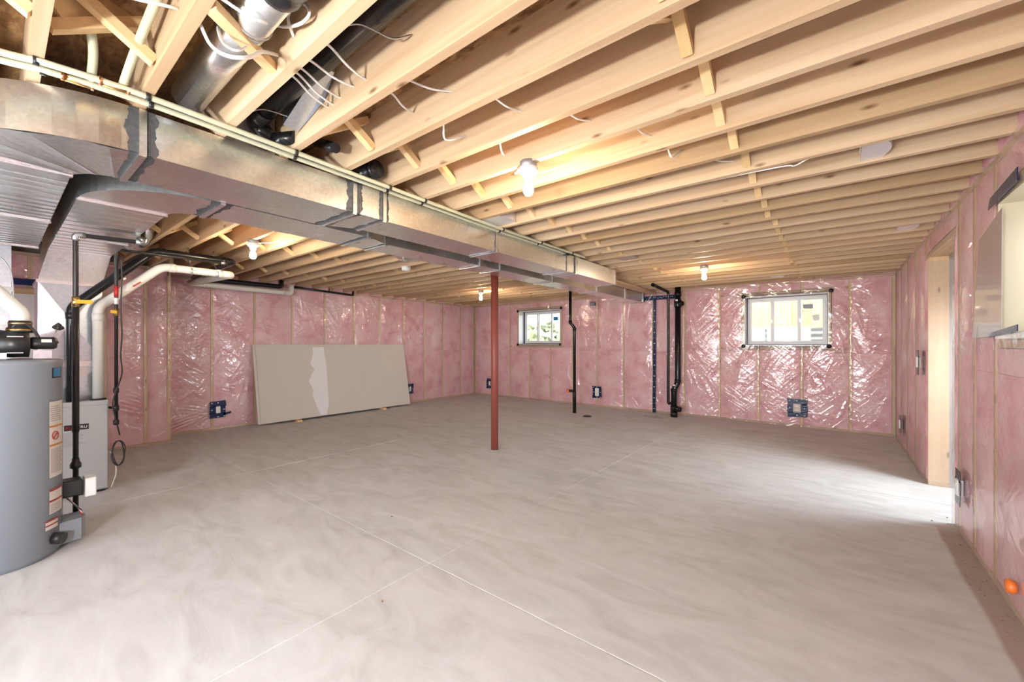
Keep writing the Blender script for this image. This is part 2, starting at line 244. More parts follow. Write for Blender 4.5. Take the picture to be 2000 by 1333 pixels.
# ------------------------------------------------------------------ mesh + object helpers
ORG = {}
class MB:
    def __init__(s): s.v = []; s.f = []; s.smooth = []
    def add(s, vs, fs, smooth=False):
        b = len(s.v); s.v += [tuple(map(float, p)) for p in vs]
        for f in fs: s.f.append(tuple(b+i for i in f)); s.smooth.append(smooth)
        return s
    def box(s, x0, x1, y0, y1, z0, z1):
        x0, x1 = sorted((x0, x1)); y0, y1 = sorted((y0, y1)); z0, z1 = sorted((z0, z1))
        return s.add([(x0,y0,z0),(x1,y0,z0),(x1,y1,z0),(x0,y1,z0),(x0,y0,z1),(x1,y0,z1),(x1,y1,z1),(x0,y1,z1)],
                     [(0,3,2,1),(4,5,6,7),(0,1,5,4),(1,2,6,5),(2,3,7,6),(3,0,4,7)])
    def obox(s, c, ex, ey, ez):      # oriented box: half-extent vectors
        c, ex, ey, ez = map(np.array, (c, ex, ey, ez))
        vs = [c+i*ex+j*ey+k*ez for k in (-1, 1) for i, j in ((-1,-1),(1,-1),(1,1),(-1,1))]
        return s.add(vs, [(0,3,2,1),(4,5,6,7),(0,1,5,4),(1,2,6,5),(2,3,7,6),(3,0,4,7)])
    def bar(s, p, q, w, h, up=(0, 0, 1)):
        p, q = np.array(p, float), np.array(q, float); d = q-p; L = np.linalg.norm(d); d /= L
        sx = np.cross(d, up); sx /= np.linalg.norm(sx); uz = np.cross(sx, d)
        return s.obox((p+q)/2, d*L/2, sx*w/2, uz*h/2)
    def prism(s, poly, z0, z1):
        n = len(poly)
        return s.add([(x, y, z0) for x, y in poly]+[(x, y, z1) for x, y in poly],
                     [tuple(range(n))[::-1], tuple(range(n, 2*n))]+[(i, (i+1) % n, n+(i+1) % n, n+i) for i in range(n)])
    def tube(s, path, r, n=12, caps=True, flat=1.0):
        P = [np.array(p, float) for p in path]; m = len(P); rr = r if isinstance(r, (list, tuple)) else [r]*m
        T = []
        for i in range(m):
            a = P[min(i+1, m-1)]-P[max(i-1, 0)]; T.append(a/max(1e-9, np.linalg.norm(a)))
        up = np.array([0, 0, 1.]) if abs(T[0][2]) < 0.9 else np.array([1., 0, 0])
        N = np.cross(T[0], up); N /= np.linalg.norm(N); vs = []
        for i in range(m):
            N = N-T[i]*(N@T[i]); N /= max(1e-9, np.linalg.norm(N)); B = np.cross(T[i], N)
            for k in range(n):
                a = 2*math.pi*k/n; vs.append(P[i]+rr[i]*(math.cos(a)*N+flat*math.sin(a)*B))
        fs = [(i*n+k, i*n+(k+1) % n, (i+1)*n+(k+1) % n, (i+1)*n+k) for i in range(m-1) for k in range(n)]
        s.add(vs, fs, True)
        if caps:
            b = len(s.v)-len(vs); s.f.append(tuple(b+k for k in range(n))[::-1]); s.smooth.append(False)
            s.f.append(tuple(b+(m-1)*n+k for k in range(n))); s.smooth.append(False)
        return s
    def cyl(s, p, q, r, n=16, r2=None): return s.tube([p, q], [r, r if r2 is None else r2], n)
    def lathe(s, prof, c, n=24, axis=2):
        c = np.array(c, float); vs = []
        for (r, z) in prof:
            for k in range(n):
                a = 2*math.pi*k/n; d = [r*math.cos(a), r*math.sin(a), z]
                if axis == 0: d = [d[2], d[0], d[1]]
                if axis == 1: d = [d[0], d[2], d[1]]
                vs.append(c+np.array(d))
        m = len(prof); fs = [(i*n+k, i*n+(k+1) % n, (i+1)*n+(k+1) % n, (i+1)*n+k) for i in range(m-1) for k in range(n)]
        s.add(vs, fs, True); b = len(s.v)-len(vs)
        s.f.append(tuple(b+k for k in range(n))[::-1]); s.smooth.append(False); s.f.append(tuple(b+(m-1)*n+k for k in range(n))); s.smooth.append(False)
        return s
    def grid(s, P, smooth=True, mask=None):   # P: (a,b,3) array
        a, b = P.shape[:2]; base = len(s.v); s.v += [tuple(p) for p in P.reshape(-1, 3)]
        for i in range(a-1):
            for j in range(b-1):
                if mask is None or mask[i, j]:
                    s.f.append((base+i*b+j, base+(i+1)*b+j, base+(i+1)*b+j+1, base+i*b+j+1)); s.smooth.append(smooth)
        return s
    def build(s, name, material, parent=None, org=None, label=None, bevel=0.0):
        if org is None:
            if parent is not None: org = ORG[parent.name]
            else:
                A = np.array(s.v); org = ((A[:, 0].min()+A[:, 0].max())/2, (A[:, 1].min()+A[:, 1].max())/2, A[:, 2].min())
        me = bpy.data.meshes.new(name); A = np.array(s.v)-np.array(org)
        me.from_pydata([tuple(p) for p in A], [], s.f); me.update()
        me.polygons.foreach_set('use_smooth', s.smooth)
        if isinstance(material, str): material = MATS[material]
        me.materials.append(material)
        bm = bmesh.new(); bm.from_mesh(me); bmesh.ops.recalc_face_normals(bm, faces=bm.faces)
        if bevel: bmesh.ops.bevel(bm, geom=[e for e in bm.edges if e.calc_length() > 0.012], offset=bevel, segments=1, affect='EDGES', profile=0.5)
        bm.to_mesh(me); bm.free()
        o = bpy.data.objects.new(name, me); COL.objects.link(o)
        if parent is not None:
            o.parent = parent; po = np.array(ORG[parent.name]); o.location = tuple(np.array(org)-po)
        else: o.location = tuple(org)
        ORG[o.name] = org
        if label: o['label'] = label
        return o
def thing(name, loc, label, cat, group=None):
    o = bpy.data.objects.new(name, None); COL.objects.link(o); o.location = loc; o.empty_display_size = 0.05
    ORG[o.name] = tuple(loc); o['label'] = label; o['category'] = cat
    if group: o['group'] = group
    return o
def tag(o, label, cat, group=None):
    o['label'] = label; o['category'] = cat
    if group: o['group'] = group
    return o
def struct(o, label=None):
    o['kind'] = 'structure'
    if label: o['label'] = label
    return o
def sempty(name, loc, label=None):
    o = bpy.data.objects.new(name, None); COL.objects.link(o); o.location = loc; o.empty_display_size = 0.05; ORG[o.name] = tuple(loc); return struct(o, label)
def fillet(path, r, seg=6):
    P = [np.array(p, float) for p in path]; out = [P[0]]
    for i in range(1, len(P)-1):
        a, b, c = P[i-1], P[i], P[i+1]; d1 = (a-b); d2 = (c-b); l1 = np.linalg.norm(d1); l2 = np.linalg.norm(d2); d1 /= l1; d2 /= l2
        t = min(r, l1*0.45, l2*0.45); p0 = b+d1*t; p1 = b+d2*t
        for k in range(seg+1):
            w = k/seg; out.append((1-w)**2*p0+2*w*(1-w)*b+w*w*p1)
    out.append(P[-1]); return out
def crom(pts, sub=6):
    P = [np.array(p, float) for p in pts]; P = [2*P[0]-P[1]]+P+[2*P[-1]-P[-2]]; out = []
    for i in range(1, len(P)-2):
        for k in range(sub):
            t = k/sub; a, b, c, d = P[i-1:i+3]
            out.append(0.5*((2*b)+(-a+c)*t+(2*a-5*b+4*c-d)*t*t+(-a+3*b-3*c+d)*t**3))
    out.append(P[-2]); return out
def rects_minus(R, holes):
    rs = [R]
    for h in holes:
        nx = []
        for (a0, a1, b0, b1) in rs:
            if h[0] >= a1-1e-6 or h[1] <= a0+1e-6 or h[2] >= b1-1e-6 or h[3] <= b0+1e-6: nx.append((a0, a1, b0, b1)); continue
            c0, c1 = max(a0, h[0]), min(a1, h[1])
            if h[2] > b0+1e-6: nx.append((a0, a1, b0, h[2]))
            if h[3] < b1-1e-6: nx.append((a0, a1, h[3], b1))
            d0, d1 = max(b0, h[2]), min(b1, h[3])
            if c0 > a0+1e-6: nx.append((a0, c0, d0, d1))
            if c1 < a1-1e-6: nx.append((c1, a1, d0, d1))
        rs = nx
    return rs

# ================================================================== FLOOR: slab panels with dusty control joints
fl = struct(MB().box(-8.1, 1.9, YR-0.2, YB+0.3, -0.16, -0.004).build('floor', 'joint_dust', org=(-3.5, 2.7, -0.16)), 'pale grey trowelled concrete basement floor with control joints')
jx = [-8.1, -4.85, -1.962, 1.9]; jy = [YR-0.2, -1.66, 1.663, 4.98, YB+0.3]; g = 0.005
for i in range(3):
    for j in range(4):
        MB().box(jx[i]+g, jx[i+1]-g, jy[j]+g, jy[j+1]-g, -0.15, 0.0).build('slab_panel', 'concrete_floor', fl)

# ================================================================== CEILING: subfloor, joists, bridging, beam
ce = struct(MB().box(-8.05, 1.0, YR-0.2, YB+0.3, ZS, ZS+0.03).build('ceiling', 'osb', org=(-3.5, 2.7, ZS)), 'brown strand board subfloor above open pine joists')
KS = range(-9, 27)
for k in KS:
    MB().box(-3.33, 0.85, YN(k), YF(k), ZJ, ZS).build('joist', 'pine_x', ce, org=(-1.3, YN(k), ZJ))
    MB().box(-7.88, -3.48, YN(k), YF(k), ZJ, ZS).build('joist', 'pine_x', ce, org=(-5.6, YN(k), ZJ))
MB().box(-3.48, -3.33, YR, YB+0.12, ZJ, ZS).build('beam', 'pine_y', ce)
def bridging(k, x, w=0.04):
    y0, y1 = YF(k), YN(k+1); j = random.uniform(-0.015, 0.015)
    MB().bar((x+j, y0, 2.605), (x+j, y1, 2.432), w, 0.036).build('bridging', 'bridging_pine', ce)
    MB().bar((x+j-0.055, y0, 2.432), (x+j-0.055, y1, 2.605), w, 0.036).build('bridging', 'bridging_pine', ce)
for k in range(-3, 26):
    bridging(k, -0.42)
    if k not in (1, 2): bridging(k, -1.99 if k > 0 else -2.05)
    if k not in (9, 10): bridging(k, -5.07)
    bridging(k, -6.61)
MB().bar(PZ(408, 8, 2.415), PY(534, 136, YN(2)), 0.045, 0.03).build('bridging', 'bridging_pine', ce)
MB().bar(PZ(95, 8, 2.50), PY(285, 12, YN(1)), 0.036, 0.09).build('blocking', 'bridging_pine', ce)
# a few marks pencilled on the joists
def text_mesh(body, size, name):
    cu = bpy.data.curves.new(name, 'FONT'); cu.body = body; cu.size = size; cu.extrude = 0.0006
    o = bpy.data.objects.new(name, cu); COL.objects.link(o); bpy.context.view_layer.update()
    me = bpy.data.meshes.new_from_object(o.evaluated_get(bpy.context.evaluated_depsgraph_get())); bpy.data.objects.remove(o, do_unlink=True)
    return me
def put_text(body, size, origin, ex, ey, material, parent, name):
    me = text_mesh(body, size, name); ex, ey = np.array(ex, float), np.array(ey, float); ez = np.cross(ex, ey)
    po = np.array(ORG[parent.name])
    for v in me.vertices:
        p = np.array(origin)+ex*v.co.x+ey*v.co.y+ez*v.co.z-po; v.co = p
    me.materials.clear(); me.materials.append(MATS[material])
    o = bpy.data.objects.new(name, me); COL.objects.link(o); o.parent = parent; ORG[o.name] = ORG[parent.name]; return o
for i, t in enumerate(('WT', 'KMS', 'WT')):
    p = PY(714+i*2, 222+i*6, YN(4)-0.001); put_text(t, 0.02, p, (1, 0, 0), (0, 0, 1), 'ink', ce, 'pencil_mark')

# ================================================================== WALLS
HW = {'wl': [], 'wb': [(-6.206, -5.008, 1.372, 2.172), (-1.226, -0.074, 1.345, 2.172)], 'wr': [(2.2, 3.40, 1.412, 2.115), (4.48, 5.58, -0.01, 2.15)]}
mapL = lambda s, z, n: (XL+n, s, z)
mapLB = lambda s, z, n: (XBUMP+n, s, z)
mapB = lambda s, z, n: (s, YB-n, z)
mapR = lambda s, z, n: (XR-n, s, z)
def mbox(mp, s0, s1, z0, z1, n0, n1, m=None):
    m = m or MB(); a = mp(s0, z0, n0); b = mp(s1, z1, n1); return m.box(a[0], b[0], a[1], b[1], a[2], b[2])
def wall(name, mp, s0, s1, holes, studs, depth, label, back=0.145, ztop=2.66):
    m = MB()
    for (a0, a1, b0, b1) in rects_minus((s0, s1, 0.0, ztop), holes): mbox(mp, a0, a1, b0, b1, -depth-back, -depth, m)
    return struct(m.build(name, 'concrete_wall'), label)
BULGE = 0.020
def bulge(s, a, b): t = np.clip((s-a)/(b-a), 0, 1); return BULGE*np.power(np.sin(np.pi*t), 0.55)
def frame_wall(root, mp, s0, s1, holes, studs, depth, seam=1.215, seed=1, sheet_s0=None, sheet_s1=None, folds=9, amp=1.0):
    r = np.random.default_rng(seed); ST = 0.038
    for (a, b) in ((0.0, 0.038), (2.362, 2.40)):
        for (c0, c1, d0, d1) in rects_minus((s0, s1, a, b), holes): mbox(mp, c0, c1, d0, d1, -depth, 0).build('plate', 'pine_y' if mp is not mapB else 'pine_x', root)
    big = [(h[0]-0.04, h[1]+0.04, h[2]-0.04, h[3]+0.04) for h in holes]
    edges = sorted(studs)
    for e in edges:
        for (c0, c1, d0, d1) in rects_minus((e-ST/2, e+ST/2, 0.038, 2.362), big):
            if c1-c0 > 0.02 and d1-d0 > 0.03: mbox(mp, c0, c1, d0, d1, -depth, 0).build('stud', 'pine_z', root)
    for h in holes:                       # framing around openings
        for e in (h[0]-0.02, h[1]+0.02): mbox(mp, e-0.0195, e+0.0195, max(0.038, h[2]-0.04), h[3]+0.04, -depth, 0.0).build('stud', 'pine_z', root)
        lo = max([e for e in edges if e < h[0]-0.06], default=h[0]-0.3)+ST/2; hi = min([e for e in edges if e > h[1]+0.06], default=h[1]+0.3)-ST/2
        if h[2] > 0.1: mbox(mp, lo, hi, h[2]-0.078, h[2]-0.04, -depth, 0).build('sill_plate', 'pine_x' if mp is mapB else 'pine_y', root)
        mbox(mp, lo, hi, h[3]+0.04, h[3]+0.078, -depth, 0).build('header', 'pine_x' if mp is mapB else 'pine_y', root)
    # batts: one per bay and storey
    bays = []
    pts = [s0]+edges+[s1]
    for a, b in zip(pts[:-1], pts[1:]):
        lo, hi = a+ST/2, b-ST/2
        if hi-lo < 0.05: continue
        bays.append((lo, hi))
        for (z0, z1) in ((0.038, seam), (seam, 2.362)):
            for (c0, c1, d0, d1) in rects_minus((lo, hi, z0, z1), [(h[0]-0.05, h[1]+0.05, h[2]-0.085 if h[2] > 0.1 else -1, h[3]+0.085) for h in holes]):
                if c1-c0 < 0.03 or d1-d0 < 0.02: continue
                na, nb = max(5, int((c1-c0)/0.06)), max(5, int((d1-d0)/0.1))
                P = np.zeros((na, nb, 3))
                for i, s in enumerate(np.linspace(c0+0.002, c1-0.002, na)):
                    for j, z in enumerate(np.linspace(d0+0.001, d1-0.001, nb)):
                        tz = (z-d0)/(d1-d0); nn = float(bulge(s, c0, c1))*(0.55+0.45*min(1, 8*min(tz, 1-tz)))-0.008+r.uniform(-0.002, 0.002)
                        P[i, j] = mp(s, z, nn)
                m = MB().grid(P); m.build('insulation_batt', 'pink_insulation', root)
    # vapour barrier sheet, stapled along the studs and pulled into folds
    a0, a1 = (s0 if sheet_s0 is None else sheet_s0), (s1 if sheet_s1 is None else sheet_s1)
    ns, nz = int((a1-a0)/0.0125)+1, 193
    sv = np.linspace(a0, a1, ns); zv = np.linspace(0.004, 2.398, nz); SG, ZG = np.meshgrid(sv, zv, indexing='ij')
    N = np.zeros_like(SG)
    for (lo, hi) in bays: N = np.maximum(N, np.where((SG > lo) & (SG < hi), bulge(SG, lo, hi), 0))
    N += 0.004
    for (lo, hi) in bays:
        i0, i1 = np.searchsorted(sv, lo-0.03), np.searchsorted(sv, hi+0.03); sg, zg = SG[i0:i1], ZG[i0:i1]
        edge = np.clip(np.minimum(sg-lo, hi-sg)/0.02+0.6, 0, 1)
        for q in range(int(folds*(hi-lo)/0.57)+1):
            side = r.random() < 0.5; cs = lo+0.02+r.random()*0.2*(hi-lo) if side else hi-0.02-r.random()*0.2*(hi-lo)
            if r.random() < 0.3: cs = r.uniform(lo, hi)
            cz = r.uniform(0.08, 2.34); ang = math.radians(r.uniform(18, 80))*(-1 if side else 1)*r.choice([1, 1, 1, -1])
            L = r.uniform(0.06, 0.26); w = r.uniform(0.009, 0.016); A = r.uniform(0.003, 0.010)*amp
            for t in range(r.integers(1, 5)):
                zc = cz-0.045*t; a2 = ang+r.uniform(-0.12, 0.12); dx, dz = sg-cs, zg-zc; pa = dx*math.cos(a2)+dz*math.sin(a2); pe = -dx*math.sin(a2)+dz*math.cos(a2)+0.25*pa*pa
                N[i0:i1] += A*np.exp(-(pe/w)**2-(pa/L)**2)*edge
    nz2 = r.normal(0, 0.0003, N.shape); N += nz2
    P = np.stack([q*np.ones_like(SG) for q in mp(SG, ZG, N)], -1)
    mask = np.ones((ns-1, nz-1), bool); SC = (SG[:-1, :-1]+SG[1:, 1:])/2; ZC = (ZG[:-1, :-1]+ZG[1:, 1:])/2
    for h in holes: mask &= ~((SC > h[0]-0.005) & (SC < h[1]+0.005) & (ZC > h[2]-0.005) & (ZC < h[3]+0.005))
    MB().grid(P, True, mask).build('vapour_barrier', 'poly_sheet', root, label='clear wrinkled plastic vapour barrier')
D = 0.14
studL = [2.146+0.6095*k for k in range(0, 10)]
studB = [-6.508+0.6095*k for k in range(-1, 12)]
studR = [7.55, 6.94, 6.33, 5.72, 4.34, 3.94, 3.51, 2.0, 1.6, 1.0, 0.39, -0.22, -0.83, -1.44, -2.05]
wl = wall('wall_left', mapL, YBUMP-0.2, YB+0.3, [], studL, D, 'insulated left wall, pink batts and studs behind clear plastic')
frame_wall(wl, mapL, YBUMP+0.0, YB-0.01, [], [YBUMP+0.02]+studL+[8.141], D, seed=3, folds=26, amp=1.15)
wlb = wall('wall_near_left', mapLB, YR-0.1, YBUMP, [], [], D, 'furred-out stretch of left wall behind the furnace, pink batts under plastic')
MB().box(XL, XBUMP-0.003, YBUMP-0.036, YBUMP-0.001, 0, ZJ).build('stud', 'pine_z', wlb)
frame_wall(wlb, mapLB, YR, YBUMP-0.002, [], [1.50, 1.255, 0.87, 0.26, -0.35, -0.96, -1.57, -2.18], D, seam=1.19, seed=5, folds=24, amp=1.15)
wb = wall('wall_back', mapB, XL-0.3, XR+0.3, HW['wb'], studB, D, 'insulated back wall with two slider windows, pink batts under clear plastic')
frame_wall(wb, mapB, XL+0.01, XR-0.005, HW['wb'], [-7.71]+studB+[0.69], D, seed=8, folds=26, amp=1.15)
wr = wall('wall_right', mapR, YR-0.1, YB+0.3, HW['wr'], studR, D, 'insulated right wall with a doorway recess, pink batts under loose plastic')
frame_wall(wr, mapR, YR, YB-0.03, HW['wr'], [8.12]+studR, D, seam=1.19, seed=21, folds=10, amp=0.7)
# rim insulation between the joist ends
for k in range(-9, 26):
    MB().box(-7.88, -7.73, YF(k)+0.004, YN(k+1)-0.004, ZJ+0.002, ZS-0.004).build('insulation_batt', 'pink_insulation', wl)
    MB().box(0.71, 0.85, YF(k)+0.004, YN(k+1)-0.004, ZJ+0.002, ZS-0.004).build('insulation_batt', 'pink_insulation', wr)
MB().box(XL, XR, YB-0.05, YB+0.1, ZJ+0.002, ZS-0.004).build('insulation_batt', 'pink_insulation', wb)
# rear wall, behind the camera, with a patio door added for fill light
m = MB()
for (a0, a1, b0, b1) in rects_minus((XL-0.3, XR+0.3, 0, 2.66), [(-3.75, -0.65, 0.15, 2.12)]): m.box(a0, a1, YR-0.15, YR, b0, b1)
wre = struct(m.build('wall_rear', 'pink_insulation'), 'rear wall with an added wide patio door')
pd = sempty('added_patio_door', (-2.2, YR-0.1, 0.15), 'wide white patio door added in the rear wall for fill light')
for (a, b, c, d) in ((-3.75, -0.65, 0.15, 0.21), (-3.75, -0.65, 2.06, 2.12), (-3.75, -3.69, 0.15, 2.12), (-0.71, -0.65, 0.15, 2.12), (-2.23, -2.17, 0.15, 2.12)):
    MB().box(a, b, YR-0.12, YR-0.05, c, d).build('frame', 'vinyl_white', pd)

# ---- recessed doorway in the right wall
al = sempty('wall_alcove', (1.2, 5.03, 0), 'shallow doorway recess lined with pink insulation')
MB().box(0.86, 1.75, 5.62, 5.74, 0, 2.4).build('recess_side', 'concrete_wall', al)
MB().box(0.86, 1.75, 4.30, 4.44, 0, 2.4).build('recess_side', 'concrete_wall', al)
MB().box(0.86, 1.75, 4.30, 5.74, 2.18, 2.4).build('recess_header', 'concrete_wall', al)
MB().box(0.718, 0.812, 5.582, 5.62, 0.0, 2.15).build('jamb_stud', 'pine_z', al)
MB().box(0.812, 1.70, 5.584, 5.62, 0.02, 1.19).build('insulation_batt', 'pink_insulation', al)
MB().box(0.812, 1.70, 5.584, 5.62, 1.196, 2.15).build('insulation_batt', 'pink_insulation', al)
MB().box(0.72, 1.70, 4.44, 4.478, 0.02, 2.15).build('insulation_batt', 'pink_insulation', al)
P = np.zeros((30, 60, 3))
for i, x in enumerate(np.linspace(0.712, 1.7, 30)):
    for j, z in enumerate(np.linspace(0.01, 2.15, 60)): P[i, j] = (x, 5.572-0.006*abs(math.sin(z*9+x*30))*random.random()-0.002*random.random(), z)
MB().grid(P).build('vapour_barrier', 'poly_sheet', al)
dr = sempty('door_1', (1.62, 5.03, 0), 'white entry door with tall glass light in the recess')
for (a, b, c, d) in rects_minus((4.44, 5.62, 0.0, 2.18), [(4.66, 5.40, 0.68, 2.0)]): MB().box(1.60, 1.645, a, b, c, d).build('door_panel', 'door_white', dr)
MB().box(1.62, 1.626, 4.66, 5.40, 0.68, 2.0).build('pane', 'window_glass', dr)
hd = MB().cyl((1.60, 4.60, 1.0), (1.54, 4.60, 1.0), 0.012).cyl((1.55, 4.59, 1.0), (1.55, 4.70, 1.0), 0.011).build('handle', 'brass', dr)

# ---- windows
def slider(name, x0, x1, z0, z1, label, mull, dep=0.285, split_lo=None):
    w = sempty(name, ((x0+x1)/2, YB+dep, z0), label)
    Y0, Y1 = YB+dep-0.06, YB+dep+0.02; fw = 0.045
    for q in ((x0, x1, z0, z0+fw), (x0, x1, z1-fw, z1), (x0, x0+fw, z0+fw, z1-fw), (x1-fw, x1, z0+fw, z1-fw)):
        MB().box(q[0], q[1], Y0, Y1, q[2], q[3]).build('frame', 'vinyl_white', w, bevel=0.004)
    cuts = [x0+fw]+[x0+(x1-x0)*t for t in mull]+[x1-fw]
    for i, (a, b) in enumerate(zip(cuts[:-1], cuts[1:])):
        yy0, yy1 = (Y0+0.012, Y0+0.037) if i != 1 else (Y0+0.04, Y0+0.065)
        sw = 0.026
        sash = MB()
        for q in ((a, b, z0+fw, z0+fw+sw), (a, b, z1-fw-sw, z1-fw), (a, a+sw, z0+fw+sw, z1-fw-sw), (b-sw, b, z0+fw+sw, z1-fw-sw)): sash.box(q[0], q[1], yy0, yy1, q[2], q[3])
        so = sash.build('sash', 'vinyl_white', w)
        MB().box(a+sw, b-sw, (yy0+yy1)/2-0.003, (yy0+yy1)/2+0.003, z0+fw+sw, z1-fw-sw).build('pane', 'window_glass', so)
        if i != 1: MB().box((a if i else b-sw)+0.004, (a if i else b-sw)+sw-0.004, yy0-0.012, yy0, (z0+z1)/2-0.03, (z0+z1)/2+0.03).build('latch', 'dull_galvanized', so)
    # plastic-wrapped reveals
    y0 = YB-0.012
    for (a, b, c, d) in ((x0-0.012, x0, z0-0.012, z1+0.012), (x1, x1+0.012, z0-0.012, z1+0.012), (x0, x1, z0-0.012, z0), (x0, x1, z1, z1+0.012)):
        MB().box(a, b, y0, YB+dep-0.06, c, d).build('reveal', 'wrap_white', w)
    # tape: dark lines round the frame and lumps at the corners
    for (a, b, c, d) in ((x0, x0+0.012, z0, z1), (x1-0.010, x1, z0, z1), (x0, x1, z0, z0+0.012)):
        MB().box(a, b, YB+0.19, YB+0.222, c, d).build('tape', 'blue_tape', w)
    for (a, c) in ((x0-0.02, z0-0.02), (x1+0.015, z0-0.02), (x0-0.02, z1+0.015), (x1+0.04, z1+0.03)):
        MB().lathe([(0.005, 0), (0.035, 0.004), (0.03, 0.018), (0.008, 0.024)], (a, YB-0.035, c), 7, axis=1).build('tape', 'black_tape', w)
    return w
w2 = slider('window_2', *HW['wb'][1], 'white three-light slider window looking onto board fence', (0.335, 0.665))
w1 = slider('window_1', *HW['wb'][0], 'white three-light slider window looking onto pale siding', (0.34, 0.67))
def stick(w, quad, y, m, name='sticker'): MB().add([(a, y, b) for a, b in quad]+[(a, y+0.001, b) for a, b in quad], [(0,1,2,3),(7,6,5,4),(0,4,5,1),(1,5,6,2),(2,6,7,3),(3,7,4,0)]).build(name, m, w)
def onwin(pts): return [(PY(u, v, YB+0.247)[0], PY(u, v, YB+0.247)[2]) for u, v in pts]
stick(w2, onwin([(1568, 595), (1588, 594), (1588, 603), (1569, 603)]), YB+0.244, 'silver_sticker')
stick(w2, onwin([(1586, 616), (1600, 614), (1601, 625), (1589, 628)]), YB+0.244, 'white_plastic')
stick(w1, onwin([(1081, 620), (1090, 619), (1090, 626), (1081, 626)]), YB+0.244, 'label_blue')
# side window in the right wall, mostly beyond the frame edge
w3 = sempty('window_3', (1.0, 2.8, 1.412), 'plastic-wrapped window opening in the right wall, taped blue')
h = HW['wr'][0]
MB().box(XR-0.012, 1.05, h[1]-0.012, h[1]+0.02, h[2]-0.01, h[3]+0.1).build('reveal', 'cream_wrap', w3)
MB().box(XR-0.012, 1.05, h[0]-0.02, h[0]+0.012, h[2]-0.01, h[3]+0.01).build('reveal', 'cream_wrap', w3)
MB().box(XR-0.02, 1.05, h[0], h[1], h[2]-0.03, h[2]).build('reveal', 'wrap_white', w3)
MB().box(XR-0.012, 1.05, h[0], h[1], h[3], h[3]+0.03).build('reveal', 'cream_wrap', w3)
for (a, b, c, d) in ((h[0], h[1], h[2], h[2]+0.05), (h[0], h[1], h[3]-0.05, h[3]), (h[0], h[0]+0.05, h[2], h[3]), (h[1]-0.05, h[1], h[2], h[3])): MB().box(0.92, 0.96, a, b, c, d).build('frame', 'vinyl_white', w3)
MB().box(0.945, 0.949, h[0]+0.05, h[1]-0.05, h[2]+0.05, h[3]-0.05).build('pane', 'window_glass', w3)
for zz, y1, hh in ((2.135, 3.47, 0.055), (1.405, 3.45, 0.022)):
    MB().add([(XR-0.034, y1, zz-hh/2), (XR-0.034, 3.0, zz-hh/2+0.02), (XR-0.034, 3.0, zz+hh/2+0.03), (XR-0.034, y1-0.04, zz+hh/2)]+[(XR-0.030, y1, zz-hh/2), (XR-0.030, 3.0, zz-hh/2+0.02), (XR-0.030, 3.0, zz+hh/2+0.03), (XR-0.030, y1-0.04, zz+hh/2)],
             [(0,1,2,3),(7,6,5,4),(0,4,5,1),(1,5,6,2),(2,6,7,3),(3,7,4,0)]).build('tape', 'blue_tape', w3)
q = [PX(1957, 405, XR-0.03), PX(1955, 655, XR-0.03), PX(1900, 661, XR-0.03), PX(1912, 470, XR-0.03)]
MB().add(q+[(a+0.004, b, c) for a, b, c in q], [(0,1,2,3),(7,6,5,4),(0,4,5,1),(1,5,6,2),(2,6,7,3),(3,7,4,0)]).build('plastic_flap', 'grey_poly_patch', w3)

# ================================================================== OUTSIDE THE WINDOWS
gnd = tag(MB().box(-14, 8, YB+0.5, 20, 0.9, 1.05).build('ground', 'soil'), 'bare soil outside the back wall', 'ground'); gnd['kind'] = 'structure'
fe = thing('wooden_fence', (-0.9, 10.6, 1.05), 'tall pale pine board fence seen through the wide window', 'fence')
for i in range(22):
    x = -3.2+i*0.205; MB().box(x, x+0.195, 10.6+0.012*(i % 2), 10.625+0.012*(i % 2), 1.05, 4.4).build('board', 'fence_pine', fe)
for z in (1.6, 3.2): MB().box(-3.2, 1.3, 10.54, 10.6, z, z+0.09).build('rail', 'fence_pine', fe)
gs = MB().box(1.9, 8, -6, YB+0.4, 0.9, 1.05).build('ground', 'soil'); tag(gs, 'bare soil beside the right wall outside', 'ground'); gs['kind'] = 'structure'
P = np.zeros((30, 30, 3))
for i, t in enumerate(np.linspace(-math.pi/2, math.pi/2, 30)):
    for j, z in enumerate(np.linspace(0.95, 1.95, 30)):
        rr = 1.0+0.012*math.sin(z*60); P[i, j] = (1.02+0.75*rr*math.cos(t), 2.8+0.8*rr*math.sin(t), z)
tag(MB().grid(P).build('window_well', 'well_metal'), 'added corrugated window well screening the taped side window from sky', 'window well')  # unseen well, added to cut sky light on the side window reveal
f2 = thing('wooden_fence', (3.0, 2.5, 1.05), 'added pine board fence in the side yard, blocking low sky', 'fence')  # unseen fence, added to keep low sky off the side window
for i in range(26):
    y = 0.0+i*0.205; MB().box(3.0, 3.025, y, y+0.195, 1.05, 3.6).build('board', 'fence_pine', f2)
ww = MB(); P = np.zeros((40, 40, 3))
for i, t in enumerate(np.linspace(math.radians(180), math.radians(360), 40)):
    for j, z in enumerate(np.linspace(1.06, 1.66, 40)):
        rr = 1.0+0.012*math.sin(z*60); P[i, j] = (-0.65+0.95*rr*math.cos(t), 8.5-0.78*rr*math.sin(t), z)
ww.grid(P); tag(ww.build('window_well', 'well_metal'), 'corrugated galvanized window well below board fence', 'window well')
hs_ = thing('neighbour_house', (-9, 13.0, 1.05), 'white horizontal siding of a neighbouring house beyond the small window', 'house')
for i in range(24): MB().bar((-14, 13.0, 1.12+i*0.16), (-4.5, 13.0, 1.12+i*0.16), 0.02, 0.158, up=(0, 0.12, 1)).build('siding_plank', 'siding_white', hs_)
